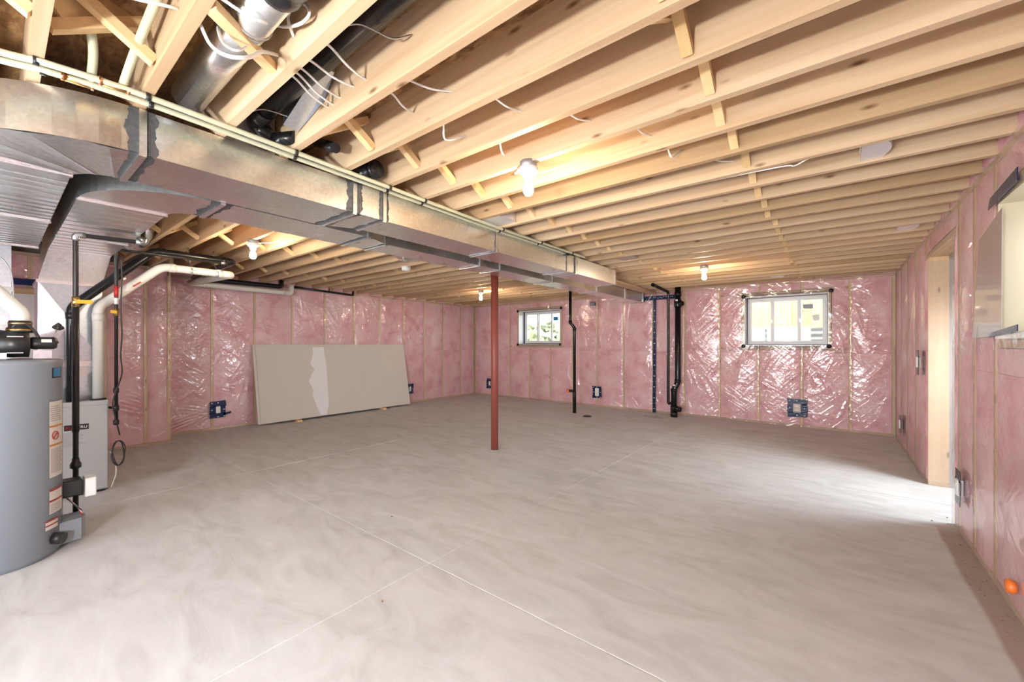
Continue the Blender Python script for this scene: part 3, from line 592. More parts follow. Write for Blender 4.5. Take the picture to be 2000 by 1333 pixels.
def bush(loc, r, n, label):
    m = MB(); c = np.array(loc)
    for i in range(n):
        d = rng.normal(size=3); d /= np.linalg.norm(d); d[2] = abs(d[2]); p = c+d*r*rng.uniform(0.4, 1); a = rng.normal(size=3); a /= np.linalg.norm(a); b = np.cross(a, d); b /= np.linalg.norm(b)
        L = 0.09*r/0.3; m.add([p-a*L, p+b*L*0.35, p+a*L, p-b*L*0.35], [(0, 1, 2, 3)])
    t = thing('shrub', loc, label, 'shrub'); o = m.build('foliage', 'leaf_green', t); o['kind'] = 'stuff'
    MB().cyl((c[0], c[1], c[2]-0.1), (c[0], c[1], c[2]+r*0.5), 0.02, 6).build('stem', 'fence_pine', t)
b1 = PY(1062, 658, 10.0); bush((b1[0], 10.0, 1.15), 0.36, 260, 'small yellow-green shrub outside the small window')
b2 = PY(1065, 628, 12.2); bush((b2[0], 11.9, 1.15), 1.0, 300, 'leafy shrub against the neighbouring white siding')

# ================================================================== STEEL POST
sp = thing('support_post', (-3.406, 3.965, 0), 'round red-painted steel support post standing mid-floor', 'post')
MB().lathe([(0.046, 0.0), (0.046, 2.30)], (-3.406, 3.965, 0), 24).build('shaft', 'red_paint', sp)
MB().cyl((-3.406, 3.965, 2.30), (-3.406, 3.965, 2.385), 0.02, 12).build('screw_jack', 'black_iron', sp)
MB().box(-3.49, -3.32, 3.88, 4.05, 2.385, 2.40).build('top_plate', 'black_iron', sp)
MB().lathe([(0.062, 0.0), (0.056, 0.006), (0.0475, 0.012)], (-3.406, 3.965, 0), 20).build('base_ring', 'concrete_wall', sp)

# ================================================================== TRUNK DUCTS
DZ0, DZ1 = 2.196, 2.392
def arc(c, r, a0, a1, n): return [(c[0]+r*math.cos(math.radians(a0+(a1-a0)*i/n)), c[1]+r*math.sin(math.radians(a0+(a1-a0)*i/n))) for i in range(n+1)]
def cleat(root, p, q, z0=DZ0, z1=DZ1, side=True):   # standing drive cleat across the bottom and up one side
    p, q = np.array(p, float), np.array(q, float); d = (q-p)/np.linalg.norm(q-p); n = np.array([-d[1], d[0]])
    m = MB(); c = (p+q)/2
    m.obox((c[0], c[1], z0-0.005), (*(d*(np.linalg.norm(q-p)/2+0.006)), 0), (*(n*0.013), 0), (0, 0, 0.006))
    if side: m.obox((q[0]+d[0]*0.005, q[1]+d[1]*0.005, (z0+z1)/2), (*(d*0.005), 0), (*(n*0.013), 0), (0, 0, (z1-z0)/2))
    return m.build('drive_cleat', 'galvanized', root)
def smear(root, y, x0, x1, w=0.05, side_x=None, seed=0, m='sealant'):   # brushed sealant with ragged edges under the duct (and up its side)
    r = np.random.default_rng(seed+int(y*100)); n = 24; mb = MB(); sm = lambda: np.convolve(r.uniform(-0.5, 0.5, n+5), np.ones(5)/5, 'valid')*0.5; ea, eb = sm(), sm()
    top = [(x0+(x1-x0)*i/n, y+w*(0.5+ea[i]), DZ0-0.0012) for i in range(n+1)]; bot = [(x0+(x1-x0)*i/n, y-w*(0.5+eb[i]), DZ0-0.0012) for i in range(n+1)]
    mb.add(top+bot, [(i, i+1, n+2+i, n+1+i) for i in range(n)])
    o = mb.build('sealant', m, root)
    if side_x is not None:
        mb = MB(); zz = [DZ0+(DZ1-DZ0)*i/n for i in range(n+1)]
        ea, eb = sm(), sm(); A = [(side_x, y+w*(0.6+ea[i]), z) for i, z in enumerate(zz)]; B = [(side_x, y-w*(0.6+eb[i]), z) for i, z in enumerate(zz)]
        mb.add(A+B, [(i, i+1, n+2+i, n+1+i) for i in range(n)]); mb.build('sealant', 'sealant_grey', root)
du1 = thing('trunk_duct', (-2.6, 2.5, DZ0), 'wide galvanized supply duct beside the cream pipes, elbowing towards the furnace', 'duct', 'galvanized trunk ducts')
c1 = (-3.02, 0.41)
MB().box(-5.5, -3.02, -0.19, 0.24, DZ0, DZ1).build('duct_section', 'galvanized', du1)
MB().prism(arc(c1, 0.61, -90, 0, 14)+arc(c1, 0.17, 0, -90, 10), DZ0, DZ1).build('elbow', 'galvanized', du1)
MB().box(-2.85, -2.41, 0.41, 1.43, DZ0, DZ1).build('duct_section', 'galvanized', du1)
MB().prism([(-2.85, 1.43), (-2.41, 1.43), (-2.41, 1.65), (-2.735, 1.65)], DZ0, DZ1).build('reducer', 'galvanized', du1)
MB().box(-2.735, -2.41, 1.65, 4.08, DZ0, DZ1).build('duct_section', 'galvanized', du1)
MB().prism([(-2.735, 4.08), (-2.41, 4.08), (-2.41, 4.28), (-2.70, 4.28)], DZ0, DZ1).build('reducer', 'galvanized', du1)
MB().box(-2.70, -2.405, 4.28, 5.39, DZ0, DZ1).build('duct_section', 'galvanized', du1)
MB().box(-2.71, -2.397, 5.36, 5.395, DZ0-0.006, DZ1+0.002).build('end_cap', 'galvanized', du1)
for y, xl in ((1.43, -2.85), (1.65, -2.74), (2.83, -2.735), (4.08, -2.735), (4.28, -2.70)): cleat(du1, (xl, y), (-2.41, y))
cleat(du1, (-2.85, 0.41), (-2.41, 0.41)); cleat(du1, (-4.225, 0.24), (-4.225, -0.19), side=False); cleat(du1, (-2.99, 0.24), (-2.99, -0.19), side=False); cleat(du1, (-5.44, 0.24), (-5.44, -0.19), side=False)
smear(du1, 0.41, -2.85, -2.41, 0.085, -2.4088, 1); smear(du1, 1.43, -2.85, -2.41, 0.085, -2.4088, 2); smear(du1, 1.65, -2.74, -2.41, 0.06, -2.4088, 3); smear(du1, 2.83, -2.735, -2.41, 0.04, -2.4088, 4)
smear(du1, 4.08, -2.735, -2.41, 0.04, -2.4088, 5); smear(du1, 4.28, -2.70, -2.41, 0.05, -2.404, 6)
m = MB()
for x in np.arange(-5.35, -3.08, 0.1): m.add([(x-0.008, -0.19, DZ0), (x, -0.19, DZ0-0.005), (x+0.008, -0.19, DZ0), (x-0.008, 0.24, DZ0), (x, 0.24, DZ0-0.005), (x+0.008, 0.24, DZ0)], [(0, 1, 4, 3), (1, 2, 5, 4)])
m.build('stiffening_beads', 'galvanized', du1)
m = MB()
for a in (-75, -55, -33, -10):    # gore creases fanning across the elbow
    A, B = arc(c1, 0.605, a, a, 1)[0], arc(c1, 0.175, a, a, 1)[0]; d = np.array([-(B[1]-A[1]), B[0]-A[0]]); d = d/np.linalg.norm(d)*0.05
    m.add([(A[0], A[1], DZ0-0.004), (B[0], B[1], DZ0-0.004), (B[0]+d[0]*0.3, B[1]+d[1]*0.3, DZ0-0.0005), (A[0]+d[0]*1.6, A[1]+d[1]*1.6, DZ0-0.0005), (B[0]-d[0]*0.3, B[1]-d[1]*0.3, DZ0-0.0005), (A[0]-d[0]*1.6, A[1]-d[1]*1.6, DZ0-0.0005)], [(0, 1, 2, 3), (0, 5, 4, 1)])
m.build('gore_creases', 'galvanized', du1)
du2 = thing('trunk_duct', (-3.1, 4.2, DZ0), 'narrower galvanized return duct running from furnace past the red post', 'duct', 'galvanized trunk ducts')
c2 = (-3.42, 0.85)
MB().box(-5.47, -3.42, 0.30, 0.70, DZ0, DZ1).build('duct_section', 'galvanized', du2)
MB().prism(arc(c2, 0.55, -90, 0, 14)+arc(c2, 0.15, 0, -90, 8), DZ0, DZ1).build('elbow', 'galvanized', du2)
MB().box(-3.27, -2.87, 0.85, 1.83, DZ0, DZ1).build('duct_section', 'galvanized', du2)
MB().prism([(-3.27, 1.83), (-2.87, 1.83), (-2.965, 2.05), (-3.27, 2.05)], DZ0, DZ1).build('reducer', 'galvanized', du2)
MB().box(-3.27, -2.965, 2.05, 5.95, DZ0, DZ1).build('duct_section', 'galvanized', du2)
MB().box(-3.25, -2.98, 5.95, 8.02, DZ0, DZ1).build('duct_section', 'galvanized', du2)
MB().box(-3.26, -2.97, 7.97, 8.03, DZ0-0.006, DZ1).build('end_cap', 'dull_galvanized', du2)
for y, xr in ((0.85, -2.87), (1.83, -2.87), (2.05, -2.965), (3.22, -2.965), (3.55, -2.965), (4.65, -2.965), (5.95, -2.965), (7.1, -2.98)): cleat(du2, (-3.27, y), (xr, y)); 
smear(du2, 0.85, -3.27, -2.87, 0.10, None, 7); smear(du2, 1.83, -3.27, -2.87, 0.07, None, 8); smear(du2, 2.05, -3.27, -2.965, 0.05, None, 9); smear(du2, 3.22, -3.27, -2.965, 0.035, None, 10); smear(du2, 3.55, -3.27, -2.965, 0.04, None, 11); smear(du2, 4.65, -3.27, -2.965, 0.03, None, 12)
cleat(du2, (-3.43, 0.30), (-3.43, 0.70), side=False); cleat(du2, (-4.70, 0.30), (-4.70, 0.70), side=False)
m = MB()
for x in np.arange(-5.35, -3.5, 0.14): m.add([(x-0.006, 0.30, DZ0), (x, 0.30, DZ0-0.003), (x+0.006, 0.30, DZ0), (x-0.006, 0.70, DZ0), (x, 0.70, DZ0-0.003), (x+0.006, 0.70, DZ0)], [(0, 1, 4, 3), (1, 2, 5, 4)])
m.build('stiffening_beads', 'galvanized', du2)
# timber strapping beyond the supply duct
tag(MB().box(-2.94, -2.76, 5.43, 8.12, 2.366, 2.40).build('strapping_board', 'pine_y'), 'flat pine board nailed under joists beyond the supply duct end', 'board')

# round take-offs and register boots up in the joist bays
def round_duct(path, r, label, rings=(), group='round branch ducts in joist bays', m='galvanized'):
    p0 = path[0]; t = thing('branch_duct', (p0[0], p0[1], p0[2]-r), label, 'duct', group)
    MB().tube(fillet(path, r*1.6, 5), r, 20).build('pipe', m, t)
    for (p, q) in rings: MB().cyl(p, q, r+0.006, 20).build('collar', m, t)
round_duct([(-2.32, 0.555, 2.487), (-1.30, 0.555, 2.49)], 0.066, 'shiny round duct with dark collar lying between near joists', [((-1.60, 0.555, 2.49), (-1.585, 0.555, 2.49))])
MB().lathe([(0.070, 0), (0.076, 0.02), (0.076, 0.05), (0.070, 0.07), (0.078, 0.08), (0.078, 0.35)], (-1.40, 0.555, 2.49), 20, axis=0).build('fitting', 'black_plastic', bpy.data.objects['branch_duct'], label='black ribbed fitting')
for yy, xe, wh_ in ((2.985, -4.02, 'nearer the furnace'), (3.29, -3.86, 'beside the white sensor')):
    round_duct([(-3.274, yy, 2.33), (xe, yy, 2.395), (xe-0.12, yy, 2.55)], 0.066, 'round duct elbowing from return duct into joists, the one '+wh_, [((xe+0.1, yy, 2.387), (xe+0.12, yy, 2.385)), ((xe+0.3, yy, 2.37), (xe+0.32, yy, 2.368))], 'paired elbows left of the return duct')
round_duct([(-3.256, 6.04, 2.34), (-3.95, 6.04, 2.40), (-4.05, 6.04, 2.55)], 0.06, 'short round duct below the joists behind the red post', [((-3.7, 6.04, 2.38), (-3.68, 6.04, 2.38))])
round_duct([(-3.256, 7.25, 2.30), (-3.75, 7.25, 2.34), (-3.9, 7.25, 2.5)], 0.05, 'short round duct from return duct near the back wall')
round_duct([(-5.75, 0.86, 2.36), (-5.3, 0.9, 2.36), (-5.15, 0.92, 2.52)], 0.06, 'short silver elbow above the black vent pipe near furnace', [((-5.6, 0.873, 2.36), (-5.58, 0.875, 2.36))])
def boot(x0, x1, k, label, m='foil', zb=2.412):
    t = thing('register_boot', ((x0+x1)/2, (YF(k)+YN(k+1))/2, zb), label, 'register boot', 'sheet-metal register boots between joists')
    y0, y1 = YF(k)+0.006, YN(k+1)-0.006; xm = x1-0.03
    MB().prism([(x0, y0), (xm, y0)]+[(xm+0.03*math.sin(math.pi*i/8), y0+(y1-y0)*i/8) for i in range(1, 8)]+[(xm, y1), (x0, y1)], zb, 2.63).build('box', m, t)
    MB().box(x0-0.004, x1-0.03, y0-0.004, y1+0.004, zb+0.05, zb+0.062).build('seam', m, t)
boot(0.12, 0.245, 9, 'shiny register boot beside pine joists near the right wall, cable next to it')
boot(0.46, 0.60, 16, 'shiny register boot close to the wall over the doorway recess')
boot(-2.09, -1.88, 15, 'dull register boot just past the end of the cream pipes', 'dull_galvanized')
boot(-0.78, -0.60, 24, 'register boot at the back wall above the fence-view window')
boot(-2.42, -2.14, 8, 'bright foil-faced boot rising beside the cream pipes and duct', 'foil')
bt = thing('register_boot', (-2.1, 0.86, 2.45), 'flat silver boot with flanged edge behind black drain pipe', 'register boot', 'sheet-metal register boots between joists')
MB().add([(-2.20, 0.912, 2.47), (-1.82, 0.912, 2.60), (-1.80, 0.97, 2.60), (-1.93, 0.984, 2.52), (-2.20, 0.984, 2.46), (-2.20, 0.912, 2.63), (-1.82, 0.912, 2.63), (-1.80, 0.97, 2.63), (-1.93, 0.984, 2.63), (-2.20, 0.984, 2.63)], [(0, 1, 2, 3, 4), (9, 8, 7, 6, 5)]+[(i, (i+1) % 5, 5+(i+1) % 5, 5+i) for i in range(5)]).build('box', 'bright_galvanized', bt)
MB().box(-2.50, -2.48, 0.732, 0.984, 2.404, 2.63).build('collar', 'foil', bt)

# ================================================================== CREAM PEX PIPES
def pex(xs, label, xoff):
    t = thing('water_pipe', (-2.3+xoff, 2.2, 2.37), label, 'pipe', 'cream water pipes along the duct')
    pts = [(x+xoff, y, 2.386) for x, y in xs]; MB().tube(crom(pts, 5), 0.0125, 10).build('pipe', 'pex_cream', t)
    return t
pxs = [(-2.50, -0.9), (-2.42, -0.45), (-2.32, 0.0), (-2.275, 0.13), (-2.25, 0.39), (-2.268, 0.82), (-2.29, 1.39), (-2.315, 2.1), (-2.335, 2.79), (-2.33, 3.6), (-2.318, 4.33)]
pA = pex(pxs, 'cream water pipe clipped under joists, the one farther from duct', 0.0)
pB = pex([(x, y) for x, y in pxs[:-1]]+[(-2.33, 4.0)], 'cream water pipe clipped under joists, the one against the duct', -0.064)
for k in (0, 1, 3, 5, 6, 9, 11, 13):
    xx = float(np.interp(YF(k)-0.02, [p[1] for p in pxs], [p[0] for p in pxs]))
    MB().lathe([(0.0165, -0.008), (0.0165, 0.008)], (xx, YF(k)-0.02, 2.386), 12, axis=1).build('clip', 'black_plastic', pA)
    MB().lathe([(0.0165, -0.008), (0.0165, 0.008)], (xx-0.064, YF(k)+0.0, 2.386), 12, axis=1).build('clip', 'black_plastic', pB)
for p, yy, xo in ((pA, 0.30, 0.0), (pB, 0.205, -0.064)):
    xx = float(np.interp(yy, [q[1] for q in pxs], [q[0] for q in pxs]))+xo
    MB().cyl((xx-0.003, yy-0.035, 2.386), (xx+0.003, yy+0.035, 2.386), 0.0155, 12).build('tee', 'brass', p)
    MB().cyl((xx, yy-0.045, 2.386), (xx, yy-0.036, 2.386), 0.0175, 12).build('crimp_ring', 'copper', p)
    MB().cyl((xx, yy+0.036, 2.386), (xx, yy+0.045, 2.386), 0.0175, 12).build('crimp_ring', 'copper', p)
for (a, b, c, lab) in ((PZ(178, 158, 2.40), PZ(182, 95, 2.48), PZ(170, 20, 2.56), 'cream water pipe branching up under subfloor, nearer the first joist'), (PZ(238, 172, 2.40), PZ(262, 105, 2.46), PZ(305, 0, 2.52), 'cream water pipe branching up along the second joist')):
    tag(MB().tube(crom([a, b, c, tuple(np.array(c)+(np.array(c)-np.array(b)))], 6), 0.0145, 10).build('branch_pipe', 'pex_cream'), lab, 'pipe')

# ================================================================== BLACK DRAIN PIPES IN THE JOIST BAYS
t = thing('drain_pipe', (-1.7, 0.86, 2.50), 'thick black plastic drain pipe slung between near joists', 'pipe')
MB().cyl((-2.30, 0.86, 2.548), (0.6, 0.86, 2.56), 0.045, 20).build('pipe', 'black_abs', t)
MB().tube(fillet([(-2.28, 0.86, 2.55), (-2.42, 0.86, 2.53), (-2.40, 0.95, 2.44)], 0.05), 0.05, 16).build('elbow', 'black_abs', t)
MB().cyl((-2.40, 0.93, 2.46), (-2.25, 1.0, 2.455), 0.034, 16).build('stub', 'black_abs', t)
for x in (-1.35, -2.2): MB().tube(crom([(x, 0.73, 2.44), (x+0.02, 0.80, 2.49), (x+0.03, 0.86, 2.50), (x+0.05, 0.93, 2.50), (x+0.09, 0.985, 2.53)], 4), 0.003, 6).build('hanger_wire', 'dull_galvanized', t)
tag(MB().cyl(PY(618, 277, 1.20), PY(655, 289, 1.16), 0.028, 14).build('pipe_stub', 'black_abs'), 'short black pipe stub poking out beneath joists', 'pipe')
t = thing('drain_elbow', (-2.3, 1.45, 2.40), 'black plastic drain elbow next to the cream pipes', 'pipe')
MB().tube(fillet([(-2.44, 1.46, 2.60), (-2.36, 1.46, 2.44), (-2.25, 1.50, 2.46)], 0.06), 0.05, 16).build('bend', 'black_abs', t)
MB().lathe([(0.056, -0.015), (0.056, 0.015)], (-2.27, 1.49, 2.455), 16, axis=0).build('hub', 'black_abs', t)

# ================================================================== BULBS ON LAMPHOLDERS
def bulb(x, y, label):
    t = thing('ceiling_bulb', (x, y, 2.235), label, 'light bulb', 'bare bulbs on lampholders')
    MB().lathe([(0.05, 2.372), (0.05, 2.412)], (x, y, 0), 8).build('junction_box', 'box_grey', t)
    MB().lathe([(0.026, 2.310), (0.030, 2.330), (0.055, 2.350), (0.057, 2.372)], (x, y, 0), 24).build('lampholder', 'porcelain', t)
    MB().lathe([(0.004, 2.215), (0.018, 2.219), (0.0285, 2.235), (0.030, 2.25), (0.026, 2.272), (0.016, 2.293), (0.014, 2.312)], (x, y, 0), 20).build('bulb', 'bulb_glow', t)
B4 = [(-1.392, 1.921), (-4.60, 1.62), (-1.36, 5.873), (-5.40, 5.875)]
LB = ['bare glowing bulb in white lampholder right of the duct, nearest the cream pipes', 'bare glowing bulb in white lampholder left of return duct near furnace pipes', 'bare glowing bulb under joists in front of the fence-view window wall', 'bare glowing bulb under joists in the far corner behind the red post']
for (x, y), lb in zip(B4, LB): bulb(x, y, lb)
bulb(-1.6, -1.6, 'added bare glowing bulb under joists behind the viewer');  # extra unseen bulb, added to fill the near end with light
# tripod lamp added behind the viewer, stands in for a camera flash
wk = thing('fill_lamp', (-0.5, -1.45, 0), 'added tripod fill lamp behind the viewer, in place of flash', 'lamp')
for a in (0.4, 2.5, 4.6): MB().bar((-0.5, -1.45, 0.75), (-0.5+0.33*math.cos(a), -1.45+0.33*math.sin(a), 0.01), 0.02, 0.02, up=(0.3, 0.2, 1)).build('leg', 'black_plastic', wk)
MB().cyl((-0.5, -1.45, 0.6), (-0.5, -1.45, 1.06), 0.014, 10).build('pole', 'yellow_handle', wk)
LF = np.array([-math.sin(YAW), math.cos(YAW), 0.14]); LF /= np.linalg.norm(LF); LS = np.array([math.cos(YAW), math.sin(YAW), 0]); LU = np.cross(LS, LF)
lc = np.array((-0.5, -1.45, 1.15))
MB().obox(lc, LS*0.15, LF*0.05, LU*0.10).build('housing', 'yellow_handle', wk, bevel=0.01)
MB().obox(lc+LF*0.056, LS*0.13, LF*0.004, LU*0.08).build('lens', 'fill_lamp_glow', wk)
# stray cables at the fixtures
def cable(pts, label, r=0.0055, grp=None, m='white_cable', name='electrical_cable'):
    return tag(MB().tube(crom(pts, 5), r, 8, flat=0.7).build(name, m), label, 'cable', grp)
for (x, y), lb in zip(B4[:2], ('right of the duct', 'left of the return duct')):
    cable([(x-0.05, y-0.01, 2.392), (x-0.10, y+0.02, 2.385), (x-0.14, y+0.06, 2.40), (x-0.10, y+0.12, 2.415), (x-0.03, y+0.20, 2.425), (x+0.1, y+0.24, 2.45)], 'white cable curling from the lampholder '+lb)

# ================================================================== CABLES THROUGH THE JOISTS
def hop(k, end, start, sag=None, zs=2.455):
    """one bay: cable leaves the far face of joist k and enters the near face of joist k+1"""
    a = PZ(*start, ZJ); e = PY(*end, YN(k+1)); s0 = (a[0]-0.04, YF(k), zs+0.02); s1 = (a[0], YF(k)+0.05, zs)
    mid = [tuple((np.array(s1)+np.array(e))/2+np.array([0, 0, -0.012]))] if sag is None else [PY(*sag, (YF(k)*0.55+YN(k+1)*0.45))]
    return [s0, s1]+mid+[e, (e[0]+0.02, e[1]+0.038, e[2]+0.004)]
G1 = 'white cables crossing under the black drain pipe'
GL = ['farthest from the cream pipes', 'second farthest from the cream pipes', 'middle of five', 'second nearest the cream pipes', 'nearest the cream pipes']
for gi, (s, e) in enumerate((((615, 110), (714, 155)), ((582, 141), (691, 170)), ((565, 156), (664, 191)), ((555, 164), (650, 204)), ((548, 171), (641, 210)))):
    cable(hop(2, e, s, zs=2.47), 'white cable under the black drain pipe, '+GL[gi], 0.006, G1)
for (k, s, e, sg, lb) in ((3, (780, 171), (882, 179), None, 'bowed white cable entering joist above the pencil marks'), (3, (744, 195), (807, 221), None, 'thin white cable beside the pencil marks on a joist'),
        (4, (849, 253), (909, 266), (870, 273), 'sagging white cable over the cream pipes, hooked between joists'), (4, (949, 204), (1017, 217), None, 'straight white cable bridging a joist bay above the near bulb'),
        (5, (1095, 233), (1153, 236), None, 'straight white cable in the joist bay just before the near bulb'), (5, (958, 285), (984, 303), None, 'short white cable end left of the near bulb'),
        (6, (1228, 257), (1272, 266), None, 'short white cable in the joist bay right behind the near bulb'), (7, (1295, 295), (1332, 294), (1312, 307), 'white cable hanging in a small loop between joists'),
        (8, (1377, 321), (1432, 315), None, 'white cable slanting between joists beyond the looped one')):
    cable(hop(k, e, s, sg), lb, 0.0055)
cable([(-2.3, YF(9)+0.012, 2.425), (-1.5, YF(9)+0.010, 2.41), (-0.7, YF(9)+0.012, 2.408), (-0.25, YF(9)+0.02, 2.40), (-0.18, YF(9)+0.03, 2.39), (-0.1, YF(9)+0.012, 2.41), (0.08, YF(9)+0.02, 2.43)], 'long white cable stapled along a joist towards the shiny boot', 0.0055)
# loose ends in the bay of the shiny round duct
lp = [(432, -4), (472, 23), (514, 43), (546, 51), (571, 51), (592, 43), (604, 27), (598, 10), (586, 6), (571, 15), (563, 31), (565, 48), (574, 73)]
cable([PZ(432, -4, 2.408), PZ(472, 23, 2.405), PZ(514, 43, 2.408)]+[PY(u, v, 0.655) for u, v in lp[3:-1]]+[PY(574, 73, YN(2))], 'white cable with a curled loop hanging below the shiny round duct', 0.0065)
cable([PY(u, v, y) for (u, v), y in zip([(390, 45), (411, 87), (444, 109), (486, 112), (512, 101), (544, 108)], (0.425, 0.455, 0.47, 0.53, 0.60, 0.686))], 'white cable drooping below the shiny round duct into a joist', 0.0065)
cable([PY(u, v, y) for (u, v), y in zip([(428, 40), (427, 60), (437, 85), (462, 99), (480, 92)], (0.50, 0.47, 0.46, 0.47, 0.52))], 'short white cable bow against the shiny round duct', 0.0055)
cable([PY(u, v, y) for (u, v), y in zip([(240, -8), (271, 0), (310, 8), (348, 18), (352, 26)], (0.25, 0.29, 0.33, 0.382, 0.40))], 'white cable ending in the joist beside the cream branch pipe', 0.0065)

# ================================================================== FURNACE
fu = thing('furnace', (-5.65, 0.44, 0), 'grey furnace cabinet with a black and red badge behind water heater', 'furnace')
FY0, FY1, FX0, FX1 = 0.21, 0.662, -6.02, -5.295
MB().box(FX0, FX1, FY0, FY1, 0.02, 0.838).build('cabinet', 'cabinet_grey', fu, bevel=0.004)
MB().box(FX0+0.02, FX1-0.01, FY0+0.02, FY1-0.02, 0.0, 0.02).build('base', 'badge_black', fu)
fp = MB().box(FX1, FX1+0.014, FY0+0.006, FY1-0.006, 0.03, 0.80).build('front_panel', 'cabinet_grey', fu, bevel=0.004)
bd = MB().box(FX1+0.014, FX1+0.017, 0.382, 0.532, 0.592, 0.640).build('badge', 'badge_black', fp)
put_text('RUN', 0.034, (FX1+0.0175, 0.388, 0.604), (0, 1, 0), (0, 0, 1), 'badge_red', fp, 'badge_lettering')
put_text('TRU', 0.034, (FX1+0.0175, 0.459, 0.604), (0, 1, 0), (0, 0, 1), 'white_plastic', fp, 'badge_lettering')
m = MB()
for i in range(9): m.box(FX1+0.014, FX1+0.0148, 0.375, 0.375+0.14*(0.7+0.3*((i*7) % 5)/5), 0.565-i*0.014, 0.571-i*0.014)
m.build('label_print', 'label_text', fp)
pl = thing('supply_plenum', (-5.65, 0.45, 0.84), 'sheet-metal plenum with cross-broken faces standing on the furnace', 'plenum')
PY0, PY1, PXX = 0.240, 0.640, -5.46
def xbreak(y0, y1, z0, z1, x, d, nm):
    c = (x+d, (y0+y1)/2, (z0+z1)/2); A = [(x, y0, z0), (x, y1, z0), (x, y1, z1), (x, y0, z1), c]
    MB().add(A, [(0, 1, 4), (1, 2, 4), (2, 3, 4), (3, 0, 4)]).build(nm, 'bright_galvanized', pl)
MB().box(-5.95, PXX-0.002, PY0, PY1, 0.84, 1.91).build('casing', 'bright_galvanized', pl)
xbreak(PY0, PY1, 1.20, 1.91, PXX, 0.028, 'front_face'); xbreak(PY0, PY1, 0.84, 1.15, PXX, 0.025, 'front_face')
MB().box(-5.96, PXX+0.02, PY0-0.01, PY1+0.01, 1.15, 1.20).build('joint_band', 'galvanized', pl)
MB().box(-5.96, PXX+0.015, PY0-0.01, PY1+0.01, 1.895, 1.925).build('flange', 'galvanized', pl)
MB().add([(PXX, PY0, 1.92), (PXX, PY1, 1.92), (-5.47, 0.70, DZ0), (-5.47, 0.30, DZ0), (-5.95, PY0, 1.92), (-5.95, PY1, 1.92), (-5.95, 0.70, DZ1), (-5.95, 0.30, DZ1), (-5.47, 0.70, DZ1), (-5.47, 0.30, DZ1)],
         [(0, 1, 2, 3), (1, 5, 6, 8, 2), (0, 3, 9, 7, 4), (6, 7, 9, 8), (2, 8, 9, 3), (4, 7, 6, 5)]).build('transition', 'galvanized', pl)
rp = thing('return_plenum', (-5.7, -0.1, 0.02), 'tall sheet-metal return drop beside the furnace, partly behind tank', 'plenum')
MB().box(-6.0, -5.5, -0.32, 0.095, 0.02, 2.19).build('casing', 'bright_galvanized', rp)
MB().box(-6.01, -5.485, -0.33, 0.105, 1.80, 1.84).build('joint_band', 'dull_galvanized', rp)
MB().box(-6.01, -5.485, -0.33, 0.105, 1.48, 1.52).build('joint_band', 'dull_galvanized', rp)
# panel on the wall seen between the plenums
wp = thing('wrapped_panel', (XBUMP+0.05, 0.21, 1.2), 'white panel in a timber frame with blue tape, behind the furnace', 'panel')
MB().box(XBUMP+0.04, XBUMP+0.06, 0.06, 0.34, 1.2, 1.92).build('board', 'wrap_white', wp)
MB().box(XBUMP+0.04, XBUMP+0.075, 0.06, 0.36, 1.92, 1.98).build('frame_rail', 'pine_y', wp)
MB().box(XBUMP+0.04, XBUMP+0.075, 0.34, 0.38, 1.2, 2.3).build('frame_stile', 'pine_z', wp)
MB().box(XBUMP+0.04, XBUMP+0.062, 0.06, 0.34, 2.02, 2.09).build('tape', 'blue_tape', wp)
# flue and intake pipes
def pipe(path, r, m, t, fr=0.09): return MB().tube(fillet(path, fr, 6), r, 18).build('pipe', m, t)
PXP = -5.378
wv = thing('vent_pipe', (PXP, 0.603, 0.84), 'white plastic furnace vent pipe rising and turning along wall', 'pipe', 'furnace vent pipes')
q1, q2, q3 = PX(192, 600, PXP), PX(316, 521, PXP), PX(452, 537, PXP); wz = 2.142
wpts = [(PXP, q1[1], 0.84), (PXP, q1[1], q1[2]), (PXP, q2[1], wz), (PXP, q3[1], wz), (-7.5, 1.80, 2.263), (-7.5, 3.25, 2.255), (-7.5, 3.25, 2.40)]
pipe(wpts, 0.040, 'white_pvc', wv, 0.055)
MB().lathe([(0.056, 0.84), (0.052, 0.852)], (PXP, q1[1], 0), 20).build('gasket', 'black_plastic', wv)
for a, b in (((PXP, q1[1], 1.57), (PXP, q1[1], 1.64)), ((PXP, q2[1]+0.06, wz), (PXP, q2[1]+0.11, wz)), ((PXP, q3[1]-0.14, wz), (PXP, q3[1]-0.09, wz)), ((-7.5, 1.95, 2.262), (-7.5, 1.99, 2.262)), ((-7.5, 3.10, 2.256), (-7.5, 3.14, 2.256))): MB().cyl(a, b, 0.044, 18).build('coupling', 'white_pvc', wv)
MB().bar(PX(260, 560, PXP+0.043), PX(275, 551, PXP+0.043), 0.004, 0.012).build('printed_mark', 'orange_mark', wv)
KB = -5.46; k1, k2, k3 = PX(140, 600, PXP), PX(300, 492, KB), PX(455, 512, KB)
bv = thing('vent_pipe', (PXP, k1[1], 0.84), 'black plastic furnace intake pipe rising diagonally behind gas pipe', 'pipe', 'furnace vent pipes')
pipe([(PXP, k1[1], 0.84), (PXP, k1[1], k1[2]), (KB, k2[1], 2.305), (KB, k3[1], 2.305), (-7.5, 1.84, 2.345), (-7.5, 3.08, 2.352), (-7.5, 3.08, 2.46)], 0.038, 'black_abs', bv, 0.055)
for a, b in (((KB, k2[1]+0.05, 2.305), (KB, k2[1]+0.1, 2.305)), ((KB, k3[1]-0.12, 2.305), (KB, k3[1]-0.07, 2.305)), ((PXP, k1[1], 1.58), (PXP, k1[1], 1.64))): MB().cyl(a, b, 0.043, 18).build('coupling', 'black_abs', bv)
